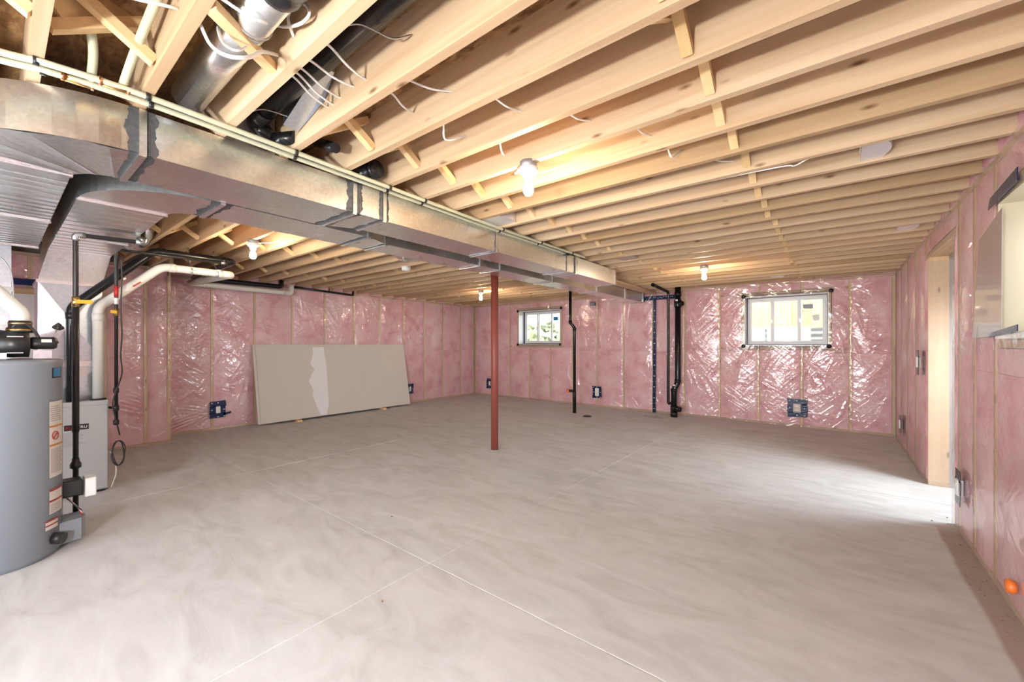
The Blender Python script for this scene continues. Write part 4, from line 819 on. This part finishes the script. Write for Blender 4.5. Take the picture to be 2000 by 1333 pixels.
for y in (1.30, 1.53):
    m = MB().tube([(PXP+0.043, y, 2.09), (PXP+0.045, y, 2.15), (PXP-0.01, y, 2.20), (PXP-0.09, y, 2.25), (PXP-0.085, y, 2.33), (PXP-0.10, y, 2.40)], 0.008, 6, flat=0.25)
    m.build('hanger_strap', 'bright_galvanized', wv)
# gas lines
def valve(t, c, d=(0, 1, 0)):
    v = MB().cyl((c[0], c[1], c[2]-0.035), (c[0], c[1], c[2]+0.035), 0.021, 14).build('valve', 'brass', t)
    MB().bar((c[0]+0.015, c[1], c[2]), (c[0]+0.015+d[0]*0.10, c[1]+d[1]*0.085, c[2]+0.004), 0.012, 0.026).build('handle', 'yellow_handle', v)
g1 = thing('gas_pipe', (-4.3, 0.368, 0.06), 'black iron gas pipe with yellow valve in front of the furnace', 'pipe', 'black iron gas pipes')
GX, GY = -4.3, 0.368
MB().tube(fillet([(GX, GY, 0.10), (GX, GY, 2.145), (GX, 0.735, 2.158), (GX, 0.735, 2.40)], 0.03), 0.0155, 14).build('pipe', 'black_iron', g1)
MB().tube(fillet([(GX, GY, 2.10), (GX, GY, 2.145), (GX, GY+0.05, 2.146)], 0.03), 0.022, 14).build('elbow', 'dull_galvanized', g1)
MB().tube(fillet([(GX, 0.69, 2.157), (GX, 0.735, 2.158), (GX, 0.735, 2.20)], 0.03), 0.022, 14).build('elbow', 'dull_galvanized', g1)
MB().cyl((GX, GY, 0.72), (GX, GY, 1.62), 0.019, 14).build('riser', 'black_iron', g1)
valve(g1, (GX, GY, 1.66))
MB().lathe([(0.019, 0.455), (0.030, 0.462), (0.030, 0.49), (0.02, 0.51), (0.02, 0.53)], (GX, GY, 0), 8).build('union', 'black_iron', g1)
for z in (0.33, 0.11): MB().lathe([(0.019, z-0.02), (0.024, z-0.015), (0.024, z+0.015), (0.019, z+0.02)], (GX, GY, 0), 14).build('fitting', 'black_iron', g1)
MB().cyl((GX, GY, 0.30), (-4.20, 0.30, 0.30), 0.016, 12).build('branch', 'black_iron', g1)
g2 = thing('gas_pipe', (-5.30, 0.715, 0.55), 'thin black gas pipe with drip leg beside the furnace', 'pipe', 'black iron gas pipes')
HX = -5.30; HY = PX(227, 650, HX)[1]
MB().tube(fillet([(HX, HY, 0.60), (HX, HY, 2.245), (HX, 1.64, 2.254)], 0.03), 0.014, 12).build('pipe', 'black_iron', g2)
MB().cyl((HX, HY, 0.755), (HX-0.12, 0.665, 0.755), 0.012, 10).build('branch', 'black_iron', g2)
for z in (0.62, 0.755, 0.92): MB().lathe([(0.016, z-0.025), (0.021, z-0.02), (0.021, z+0.02), (0.016, z+0.025)], (HX, HY, 0), 12).build('fitting', 'black_iron', g2)
MB().lathe([(0.0165, 1.80), (0.0165, 1.90)], (HX, HY, 0), 12).build('red_tag', 'red_plastic', g2); MB().lathe([(0.0165, 1.73), (0.0165, 1.79)], (HX, HY, 0), 12).build('white_tag', 'white_plastic', g2)
valve(g2, (HX, HY, 1.655), (0, -0.5, 0))
MB().cyl((HX, 1.55, 2.253), (HX, 1.59, 2.253), 0.02, 12).build('fitting', 'dull_galvanized', g2)
t3 = thing('vent_line', (-7.6, 3.9, 2.35), 'thin black pipe along the top of left wall', 'pipe')
MB().tube(fillet([(-7.6, 3.3, 2.385), (-7.62, 4.49, 2.345), (-7.62, 4.49, 2.43)], 0.03), 0.02, 12).build('pipe', 'black_abs', t3)
MB().cyl((-7.6, 3.98, 2.34), (-7.6, 3.99, 2.44), 0.006, 8).build('hanger', 'black_iron', t3)
# cable running down the thin gas pipe into a coil
cable([(HX+0.03, HY+0.035, z) if n % 2 else (HX+0.032, HY+0.026, z) for n, z in enumerate((2.18, 1.95, 1.7, 1.45, 1.25, 1.08))]+[(HX+0.04, HY-0.005, 0.92), (HX+0.045, HY-0.03, 0.80), (HX+0.045, HY-0.01, 0.66), (HX+0.03, HY+0.02, 0.5)], 'dark cable tied along the thin gas pipe', 0.006, m='black_cable')
cc = []
for i in range(52):
    a = i*0.36; cc.append((HX+0.03+0.01*math.sin(i*0.7), HY+0.012+(0.042+0.004*math.sin(i))*math.cos(a)+0.006*math.sin(a*0.33), 0.335+0.115*math.sin(a)))
cable(cc, 'coil of dark cable hanging beside the furnace', 0.0055, m='black_cable', name='cable_coil')
cable([(-5.31, 0.67, 0.36), (-5.28, 0.70, 0.28), (-5.27, 0.71, 0.15), (-5.29, 0.68, 0.02)], 'thin clear drain tube at the foot of the furnace', 0.006, m='white_cable', name='drain_tube')

# ================================================================== WATER HEATER
TC, TR = (-4.10, 0.0), 0.29
wh = thing('water_heater', (TC[0], TC[1], 0), 'large grey water heater tank with paper labels and black blower', 'water heater')
MB().lathe([(TR-0.012, 0.0), (TR-0.012, 0.02), (TR, 0.028), (TR, 1.222), (TR+0.004, 1.226), (TR+0.004, 1.248), (TR-0.01, 1.256), (0.02, 1.262)], (*TC, 0), 64).build('tank', 'tank_grey', wh)
def patch(a0, a1, z0, z1, m, off=0.0015, name='label', par=None, slope=0.0):
    n = 10; P = np.zeros((n, 2, 3))
    for i, a in enumerate(np.radians(np.linspace(a0, a1, n))):
        for j, z in enumerate((z0, z1)): P[i, j] = (TC[0]+(TR+off)*math.cos(a), TC[1]+(TR+off)*math.sin(a), z)
    return MB().grid(P).build(name, m, par or wh)
L1 = patch(49, 76, 0.50, 0.985, 'label_paper'); patch(49, 76, 0.820, 0.832, 'label_orange', 0.0025, 'label_stripe', L1); patch(49, 76, 0.700, 0.712, 'label_orange', 0.0025, 'label_stripe', L1)
for i in range(16): patch(51, 73-(i % 3)*2, 0.53+i*0.0098, 0.534+i*0.0098, 'label_text', 0.0025, 'label_print', L1)
for i in range(8): patch(51, 72-(i % 4)*2, 0.86+i*0.013, 0.865+i*0.013, 'label_text', 0.0025, 'label_print', L1)
# no-fire roundel
m = MB(); a = math.radians(58); c = np.array((TC[0]+(TR+0.003)*math.cos(a), TC[1]+(TR+0.003)*math.sin(a), 0.765)); tx = np.array((-math.sin(a), math.cos(a), 0)); tz = np.array((0, 0, 1.))
m.tube([c+0.026*(math.cos(q)*tx+math.sin(q)*tz) for q in np.linspace(0, 2*math.pi, 25)], 0.003, 5); m.tube([c+0.024*(tx*0.7+tz*0.7), c-0.024*(tx*0.7+tz*0.7)], 0.003, 5); m.build('warning_roundel', 'label_red', L1)
L2 = patch(49, 74, 0.27, 0.425, 'label_paper'); patch(49, 74, 0.413, 0.425, 'label_red', 0.0025, 'label_stripe', L2); patch(49, 74, 0.345, 0.357, 'label_red', 0.0025, 'label_stripe', L2)
for i in range(5): patch(51, 70, 0.28+i*0.011, 0.284+i*0.011, 'label_text', 0.0025, 'label_print', L2)
L3 = patch(44, 63, 0.175, 0.235, 'label_paper'); patch(44, 63, 0.225, 0.235, 'label_red', 0.0025, 'label_stripe', L3); patch(44, 63, 0.198, 0.206, 'label_red', 0.0025, 'label_stripe', L3)
patch(53, 72, 1.135, 1.20, 'badge_black'); patch(55, 69, 1.145, 1.198, 'label_blue', 0.0025)
a = math.radians(56); p0 = (TC[0]+TR*math.cos(a), TC[1]+TR*math.sin(a), 0.105); p1 = (TC[0]+(TR+0.05)*math.cos(a), TC[1]+(TR+0.05)*math.sin(a), 0.10)
MB().cyl(p0, p1, 0.036, 20).build('drain_knob', 'black_plastic', wh)
poly_ = [(TC[0]+(TR-0.01)*math.cos(math.radians(t)), TC[1]+(TR-0.01)*math.sin(math.radians(t))) for t in (66, 78, 92, 106)]+[(-4.19, 0.375), (-4.08, 0.395), (-4.02, 0.37)]
MB().prism(poly_[::1], 0.035, 0.175).build('burner_cover', 'tank_grey', wh)
MB().box(-4.20, -4.09, 0.285, 0.385, 0.31, 0.42).build('gas_control', 'black_plastic', wh, bevel=0.008)
MB().box(-4.24, -4.12, 0.395, 0.455, 0.28, 0.41).build('control_cover', 'white_plastic', wh, bevel=0.006)
for i, mm in enumerate(('red_plastic', 'white_cable', 'black_cable')): MB().tube(crom([(-4.12+0.015*i, 0.30, 0.32), (-4.06+0.01*i, 0.35, 0.25), (-4.05, 0.375, 0.19+0.01*i), (-4.08, 0.37, 0.16)], 5), 0.004, 6).build('wire', mm, wh)
# power-vent blower on top
bl = MB().lathe([(0.03, -0.075), (0.082, -0.07), (0.084, 0.0), (0.084, 0.055), (0.03, 0.062)], (-4.02, 0.085, 1.355), 28, axis=1).build('blower_housing', 'black_plastic', wh)
for z in (1.40, 1.30): MB().box(-3.94, -3.93, 0.05, 0.115, z-0.003, z+0.003).build('rib', 'dull_galvanized', bl)
MB().lathe([(0.035, 0.0), (0.04, 0.01), (0.04, 0.10), (0.03, 0.115)], (-4.02, 0.145, 1.36), 18, axis=1).build('blower_motor', 'black_plastic', wh)
MB().box(-3.985, -3.978, 0.19, 0.235, 1.365, 1.385).build('motor_label', 'label_paper', wh)
MB().box(-4.07, -3.97, 0.155, 0.235, 1.262, 1.315).build('bracket', 'bright_galvanized', wh)
MB().box(-4.12, -3.92, -0.16, 0.05, 1.262, 1.30).build('blower_base', 'bright_galvanized', wh)
MB().tube(crom([(-4.02, -0.25, 1.30), (-4.02, -0.12, 1.36), (-4.02, 0.0, 1.385), (-4.02, 0.05, 1.37)], 5), 0.06, 14).build('intake_boot', 'black_plastic', wh)
MB().lathe([(0.052, 1.425), (0.058, 1.43), (0.058, 1.455), (0.05, 1.46), (0.05, 1.49), (0.048, 1.50)], (-4.03, 0.105, 0), 22).build('rubber_coupling', 'black_plastic', wh)
MB().lathe([(0.0595, 1.436), (0.0595, 1.449)], (-4.03, 0.105, 0), 22).build('hose_clamp', 'brass', wh)
MB().lathe([(0.0515, 1.478), (0.0515, 1.488)], (-4.03, 0.105, 0), 22).build('hose_clamp', 'brass', wh)
MB().tube(fillet([(-4.03, 0.105, 1.49), (-4.03, 0.105, 1.552), (-4.03, 0.0, 1.685), (-4.03, -0.34, 2.12), (-4.03, -1.5, 2.2)], 0.035), 0.0415, 20).build('vent_pipe', 'white_pvc', wh)
MB().tube(crom([(-4.0, 0.07, 1.43), (-3.99, 0.085, 1.475), (-3.99, 0.13, 1.478), (-4.0, 0.165, 1.43), (-4.0, 0.18, 1.395)], 5), 0.008, 8).build('hose', 'black_cable', wh)
for (y, z) in ((0.262, 1.468), (0.245, 1.372)):
    m = MB(); 
    for i in range(7):
        d = rng.normal(size=3)*0.012; m.lathe([(0.004, -0.016), (0.017, -0.006), (0.015, 0.006), (0.004, 0.016)], (-4.05+d[0], y+d[1], z+d[2]*0.7), 7)
    m.build('relief_fitting', 'black_iron', wh)
MB().tube([(-4.05, 0.262, 1.455), (-4.052, 0.256, 1.42), (-4.05, 0.246, 1.38), (-4.03, 0.225, 1.365)], 0.004, 6).build('relief_stem', 'dull_galvanized', wh)
cable([PX(-2, 501, -5.0), PX(10, 512, -5.0), PX(22, 535, -5.0), PX(26, 575, -5.0), PX(27, 620, -5.0)], 'grey cable arching down behind the water heater vent', 0.007, m='box_grey')

# ================================================================== DRYWALL SHEETS LEANING ON THE LEFT WALL
B0, T0 = np.array((-7.42, 0.035)), np.array((-7.672, 1.352)); dv = (T0-B0)/np.linalg.norm(T0-B0); nv = np.array((dv[1], -dv[0]))
def sheet(y0, y1, off, thick, name_label):
    b0 = B0-nv*0+nv*off; t0 = T0+nv*off
    pts = [(b0[0], b0[1]), (t0[0], t0[1]), (t0[0]-nv[0]*thick, t0[1]-nv[1]*thick), (b0[0]-nv[0]*thick, b0[1]-nv[1]*thick)]
    m = MB(); m.add([(x, y0, z) for x, z in pts]+[(x, y1, z) for x, z in pts], [(0,1,2,3),(7,6,5,4),(0,4,5,1),(1,5,6,2),(2,6,7,3),(3,7,4,0)])
    o = m.build('drywall_sheet', 'drywall_paper', org=(-7.45, (y0+y1)/2, 0.03)); return tag(o, name_label, 'drywall', 'drywall sheets leaning on the left wall')
sheet(2.695, 5.745, -0.014, 0.0125, 'back grey drywall sheet showing only its edge in the leaning stack')
s1 = sheet(2.735, 5.755, 0.0, 0.0125, 'front grey drywall sheet with torn white patch leaning on wall')
nrm = (nv[0], 0, nv[1]); base = (B0[0]+nv[0]*0.0012, 0, B0[1]+nv[1]*0.0012)
zz = [(610, 808), (672, 808), (690, 930), (703, 1130), (690, 1190), (655, 1190), (610, 1082), (616, 1050), (588, 1000), (620, 932), (598, 903), (612, 850)]
zp = [PP(400+a*500/1449, 400+b*500/1449, base, nrm) for a, b in zz]; zb_ = [(x-nv[0]*0.001, y, z-nv[1]*0.001) for x, y, z in zp]; n_ = len(zp)
MB().add(zp+zb_, [tuple(range(n_)), tuple(range(2*n_-1, n_-1, -1))]+[(i, n_+i, n_+(i+1) % n_, (i+1) % n_) for i in range(n_)]).build('torn_patch', 'drywall_white', s1)
for (u, v, lb) in ((585, 824, 'short pine offcut under the near end of the drywall'), (750, 800, 'short pine offcut under the far end of the drywall')):
    p = PZ(u, v); tag(MB().bar((p[0]-0.17, p[1]+0.02, 0.017), (p[0]+0.06, p[1]-0.02, 0.017), 0.085, 0.034).build('wood_offcut', 'bridging_pine'), lb, 'wood block')

# ================================================================== OUTLETS WITH TAPE ON THE WALLS
def outlet(mp, s, z, w, h, label, tape='blue_tape', grp=None, tail=False, cover=(0.03, 0.055), inner='white_plastic', n=0.046, ragged=0):
    c = mp(s, z, n); t = thing('electrical_outlet', mp(s, z-h, n), label, 'outlet', grp); r = np.random.default_rng(int(abs(s)*100)+ragged)
    for (a0, a1, b0, b1) in ((-w, w, cover[1]*0.9, h), (-w, w, -h, -cover[1]*0.9), (-w, -cover[0]*0.9, -cover[1], cover[1]), (cover[0]*0.9, w, -cover[1], cover[1])):
        j = lambda: r.uniform(-0.012, 0.012); q = [(s+a0+j(), z+b0+j()), (s+a1+j(), z+b0+j()), (s+a1+j(), z+b1+j()), (s+a0+j(), z+b1+j())]
        MB().add([mp(a, b, n) for a, b in q]+[mp(a, b, n+0.003) for a, b in q], [(0,1,2,3),(7,6,5,4),(0,4,5,1),(1,5,6,2),(2,6,7,3),(3,7,4,0)]).build('tape', tape, t)
    if tail:
        q = [(s+w*0.7, z-h*0.75), (s+w*1.7, z-h*0.55), (s+w*1.7, z-h*0.3), (s+w*0.7, z-h*0.45)]
        MB().add([mp(a, b, n) for a, b in q]+[mp(a, b, n+0.003) for a, b in q], [(0,1,2,3),(7,6,5,4),(0,4,5,1),(1,5,6,2),(2,6,7,3),(3,7,4,0)]).build('tape', tape, t)
    cv = mbox(mp, s-cover[0], s+cover[0], z-cover[1], z+cover[1], n-0.02, n+0.012).build('cover', inner, t, bevel=0.004)
    for dz in (-0.45, 0.45): mbox(mp, s-cover[0]*0.5, s+cover[0]*0.5, z+cover[1]*dz-0.012, z+cover[1]*dz+0.012, n+0.012, n+0.015).build('receptacle', 'porcelain', cv)
    m = MB()
    for (a, b) in ((-w*0.78, 0), (w*0.78, 0), (0, h*0.82), (0, -h*0.82), (-w*0.78, h*0.8), (w*0.78, -h*0.8)):
        if tape != 'blue_tape': break
        k = [(s+a+0.012*math.cos(q), z+b+0.008*math.sin(q)) for q in np.linspace(0, 2*math.pi, 9)[:-1]]; m.add([mp(x, y, n+0.0042) for x, y in k], [tuple(range(8))])
    if m.f: m.build('tape_print', 'tape_print', t)
GO = 'taped outlet boxes on the insulated walls'
outlet(mapL, 2.212, 0.315, 0.105, 0.135, 'white outlet framed in ragged blue tape left of the drywall', grp=GO, tail=True)
outlet(mapL, 5.96, 0.327, 0.09, 0.12, 'blue-taped outlet half hidden behind the drywall edge', grp=GO)
outlet(mapB, -7.15, 0.325, 0.11, 0.13, 'blue-taped outlet in the far corner behind the red post', grp=GO)
outlet(mapB, -4.045, 0.318, 0.10, 0.125, 'white outlet framed in blue tape beside the black standpipe', grp=GO, cover=(0.045, 0.085))
outlet(mapB, -0.473, 0.313, 0.13, 0.145, 'square blue-taped outlet box below the fence-view window', grp=GO, cover=(0.052, 0.07), inner='drywall_paper')
outlet(mapR, 4.087, 0.374, 0.07, 0.115, 'white outlet in torn black tape near the doorway recess', 'black_tape', GO)
outlet(mapR, 5.80, 1.176, 0.07, 0.13, 'switch box in black tape on the far side of the doorway recess', 'black_tape', GO)
outlet(mapR, 7.195, 0.33, 0.11, 0.12, 'black-taped outlet low on right wall near the back corner', 'black_tape', GO)
t = MB().lathe([(0.004, 0.0), (0.03, 0.004), (0.034, 0.02), (0.028, 0.035)], (XR-0.06, 3.055, 0.176), 16, axis=0); tag(t.build('orange_plug', 'orange_plastic'), 'round orange plug low on the right wall', 'plug')
# blue seam tape on the back wall
def strip(q, name, label):
    t = thing(name, q[0], label, 'tape'); MB().add(q+[(a, b+0.003, c) for a, b, c in q], [(0,1,2,3),(7,6,5,4),(0,4,5,1),(1,5,6,2),(2,6,7,3),(3,7,4,0)]).build('tape', 'blue_tape', t); return t
yt = YB-0.048
tv = strip([(-2.836, yt, 0.0), (-2.776, yt, 0.0), (-2.762, yt, 2.25), (-2.822, yt, 2.25)], 'seam_tape', 'long vertical strip of blue printed tape on the back wall')
m = MB()
for i in range(20):
    z = 0.08+i*0.108; x = -2.806+0.0062*z*1.0; r0 = 0.014 if i % 2 == 0 else 0.006
    for dx in ((0,) if i % 2 == 0 else (-0.022, 0.022)): m.add([(x+dx+r0*math.cos(q), yt-0.0008, z+r0*0.75*math.sin(q)) for q in np.linspace(0, 2*math.pi, 9)[:-1]], [tuple(range(8))])
m.build('tape_print', 'tape_print', tv)
th = strip([(-3.06, yt, 2.235), (-2.36, yt, 2.24), (-2.36, yt, 2.315), (-3.06, yt, 2.32)], 'seam_tape', 'horizontal strip of blue tape at duct end on the back wall')
m = MB()
for i in range(16):
    x = -3.03+i*0.042+rng.uniform(-0.01, 0.01); z = 2.275+rng.uniform(-0.025, 0.025); m.add([(x+0.010*math.cos(q), yt-0.0008, z+0.008*math.sin(q)) for q in np.linspace(0, 2*math.pi, 7)[:-1]], [tuple(range(6))])
m.build('tape_print', 'tape_print', th)
tag(MB().box(-4.22, -4.08, YB-0.06, YB-0.03, 2.20, 2.29).build('tape_patch', 'blue_tape', bevel=0.01), 'small lump of blue tape under the joists on back wall', 'tape')

# ================================================================== PIPES AT THE BACK WALL
s1_ = thing('standpipe', (-4.03, 7.113, 0), 'slim black standpipe with an orange-capped cleanout at back wall', 'pipe')
MB().tube(fillet([(-4.03, 7.113, 0), (-4.03, 7.113, 1.69), (-4.10, 7.07, 1.78), (-4.10, 7.07, 2.50)], 0.04), 0.030, 16).build('pipe', 'black_abs', s1_)
MB().lathe([(0.036, 0), (0.036, 0.40), (0.033, 0.42)], (-4.03, 7.113, 0), 16).build('lower_sleeve', 'black_abs', s1_)
MB().cyl((-4.03, 7.113, 0.435), (-4.12, 7.06, 0.435), 0.028, 14).build('cleanout', 'black_abs', s1_); MB().cyl((-4.12, 7.06, 0.435), (-4.16, 7.036, 0.435), 0.034, 14).build('cap', 'orange_plastic', s1_)
for z in (1.66, 1.80): MB().lathe([(0.036, z-0.03), (0.036, z+0.03)], (-4.03 if z < 1.7 else -4.10, 7.113 if z < 1.7 else 7.07, 0), 16).build('coupling', 'black_abs', s1_)
d = PZ(1147, 814); tag(MB().lathe([(0.04, 0.001), (0.078, 0.001), (0.085, 0.006), (0.078, 0.012), (0.06, 0.012), (0.055, 0.004)], (d[0], d[1], 0), 24).build('floor_drain', 'black_plastic'), 'round black floor drain ring beside the standpipe', 'drain')
d = PZ(1275, 815)
m = MB()
for i in range(70):
    p = (d[0]+rng.normal()*0.11, d[1]+rng.normal()*0.06, 0.002); q = rng.uniform(0.006, 0.022); m.lathe([(q, 0.0), (q*0.6, q*0.35)], p, 5)
o = m.build('debris', 'concrete_wall'); tag(o, 'patch of loose grey grit on floor below the blue tape', 'debris'); o['kind'] = 'stuff'
ds = thing('drain_stack', (-2.335, 7.87, 0), 'thick black drain stack with cleanout at the back wall', 'pipe')
MB().tube(fillet([(-2.345, 7.87, 0), (-2.345, 7.87, 0.52), (-2.285, 7.90, 0.64), (-2.285, 7.90, 2.62)], 0.06), 0.053, 20).build('pipe', 'black_abs', ds)
for z, x, y in ((0.06, -2.345, 7.87), (0.16, -2.345, 7.87)): MB().lathe([(0.064, z-0.06), (0.064, z+0.05)], (x, y, 0), 20).build('hub', 'black_abs', ds)
MB().cyl((-2.345, 7.87, 0.16), (-2.22, 7.80, 0.16), 0.05, 18).build('cleanout', 'black_abs', ds)
MB().lathe([(0.060, 0.47), (0.060, 0.53)], (-2.345, 7.87, 0), 20).build('hub', 'black_abs', ds); MB().lathe([(0.060, 0.64), (0.060, 0.70)], (-2.285, 7.90, 0), 20).build('hub', 'black_abs', ds)
MB().lathe([(0.062, 2.05), (0.066, 2.07), (0.066, 2.17), (0.058, 2.19)], (-2.285, 7.90, 0), 20).build('hub', 'black_abs', ds)
MB().cyl((-2.285, 7.90, 2.11), (-2.19, 7.84, 2.11), 0.046, 16).build('side_inlet', 'black_abs', ds); MB().lathe([(0.060, 2.26), (0.060, 2.33)], (-2.285, 7.90, 0), 20).build('hub', 'black_abs', ds)
for z, x in ((0.60, -2.33), (2.18, -2.285)): MB().box(x-0.02, x+0.015, 7.825, 7.832, z-0.02, z+0.01).build('sticker', 'white_plastic', ds)
vp = thing('vent_stack', (-2.44, 7.80, 0.2), 'slim black vent pipe alongside the thick drain stack', 'pipe')
MB().tube(fillet([(-2.34, 7.86, 0.28), (-2.43, 7.80, 0.24), (-2.43, 7.80, 2.335), (-2.46, 7.10, 2.385)], 0.045), 0.026, 14).build('pipe', 'black_abs', vp)
MB().cyl((-2.455, 7.16, 2.38), (-2.46, 7.05, 2.388), 0.032, 12).build('coupling', 'black_abs', vp)
cable([(-2.955, 8.06, 2.235), (-2.92, 8.075, 2.22), (-2.88, 8.08, 2.27), (-2.84, 8.10, 2.34)], 'white cable looping behind the return duct end', 0.008)
p = PZ(793, 524, 2.385); t = thing('smoke_alarm', (p[0], p[1], 2.345), 'small white rounded sensor under joists beside paired elbows', 'sensor')
MB().lathe([(0.02, 2.345), (0.05, 2.352), (0.06, 2.37), (0.055, 2.40)], (p[0], p[1], 0), 20).build('cover', 'white_plastic', t); MB().lathe([(0.065, 2.392), (0.065, 2.40)], (p[0], p[1], 0), 20).build('base', 'porcelain', t)
# loose dirt along the right wall
m = MB()
for i in range(60):
    yy = rng.uniform(2.4, 4.5); xx = 0.69-abs(rng.normal())*0.05; q = rng.uniform(0.002, 0.006); m.lathe([(q, 0.0), (q*0.5, q*0.7)], (xx, yy, 0.0), 5)
for u, v in ((746, 1176), (1820, 1018), (1850, 1012), (765, 1010), (1880, 1005)): p = PZ(u, v); m.lathe([(0.007, 0.0), (0.003, 0.006)], (p[0], p[1], 0), 6)
o = m.build('debris', 'dust_rubble'); tag(o, 'brown crumbs scattered along the foot of the right wall', 'debris'); o['kind'] = 'stuff'
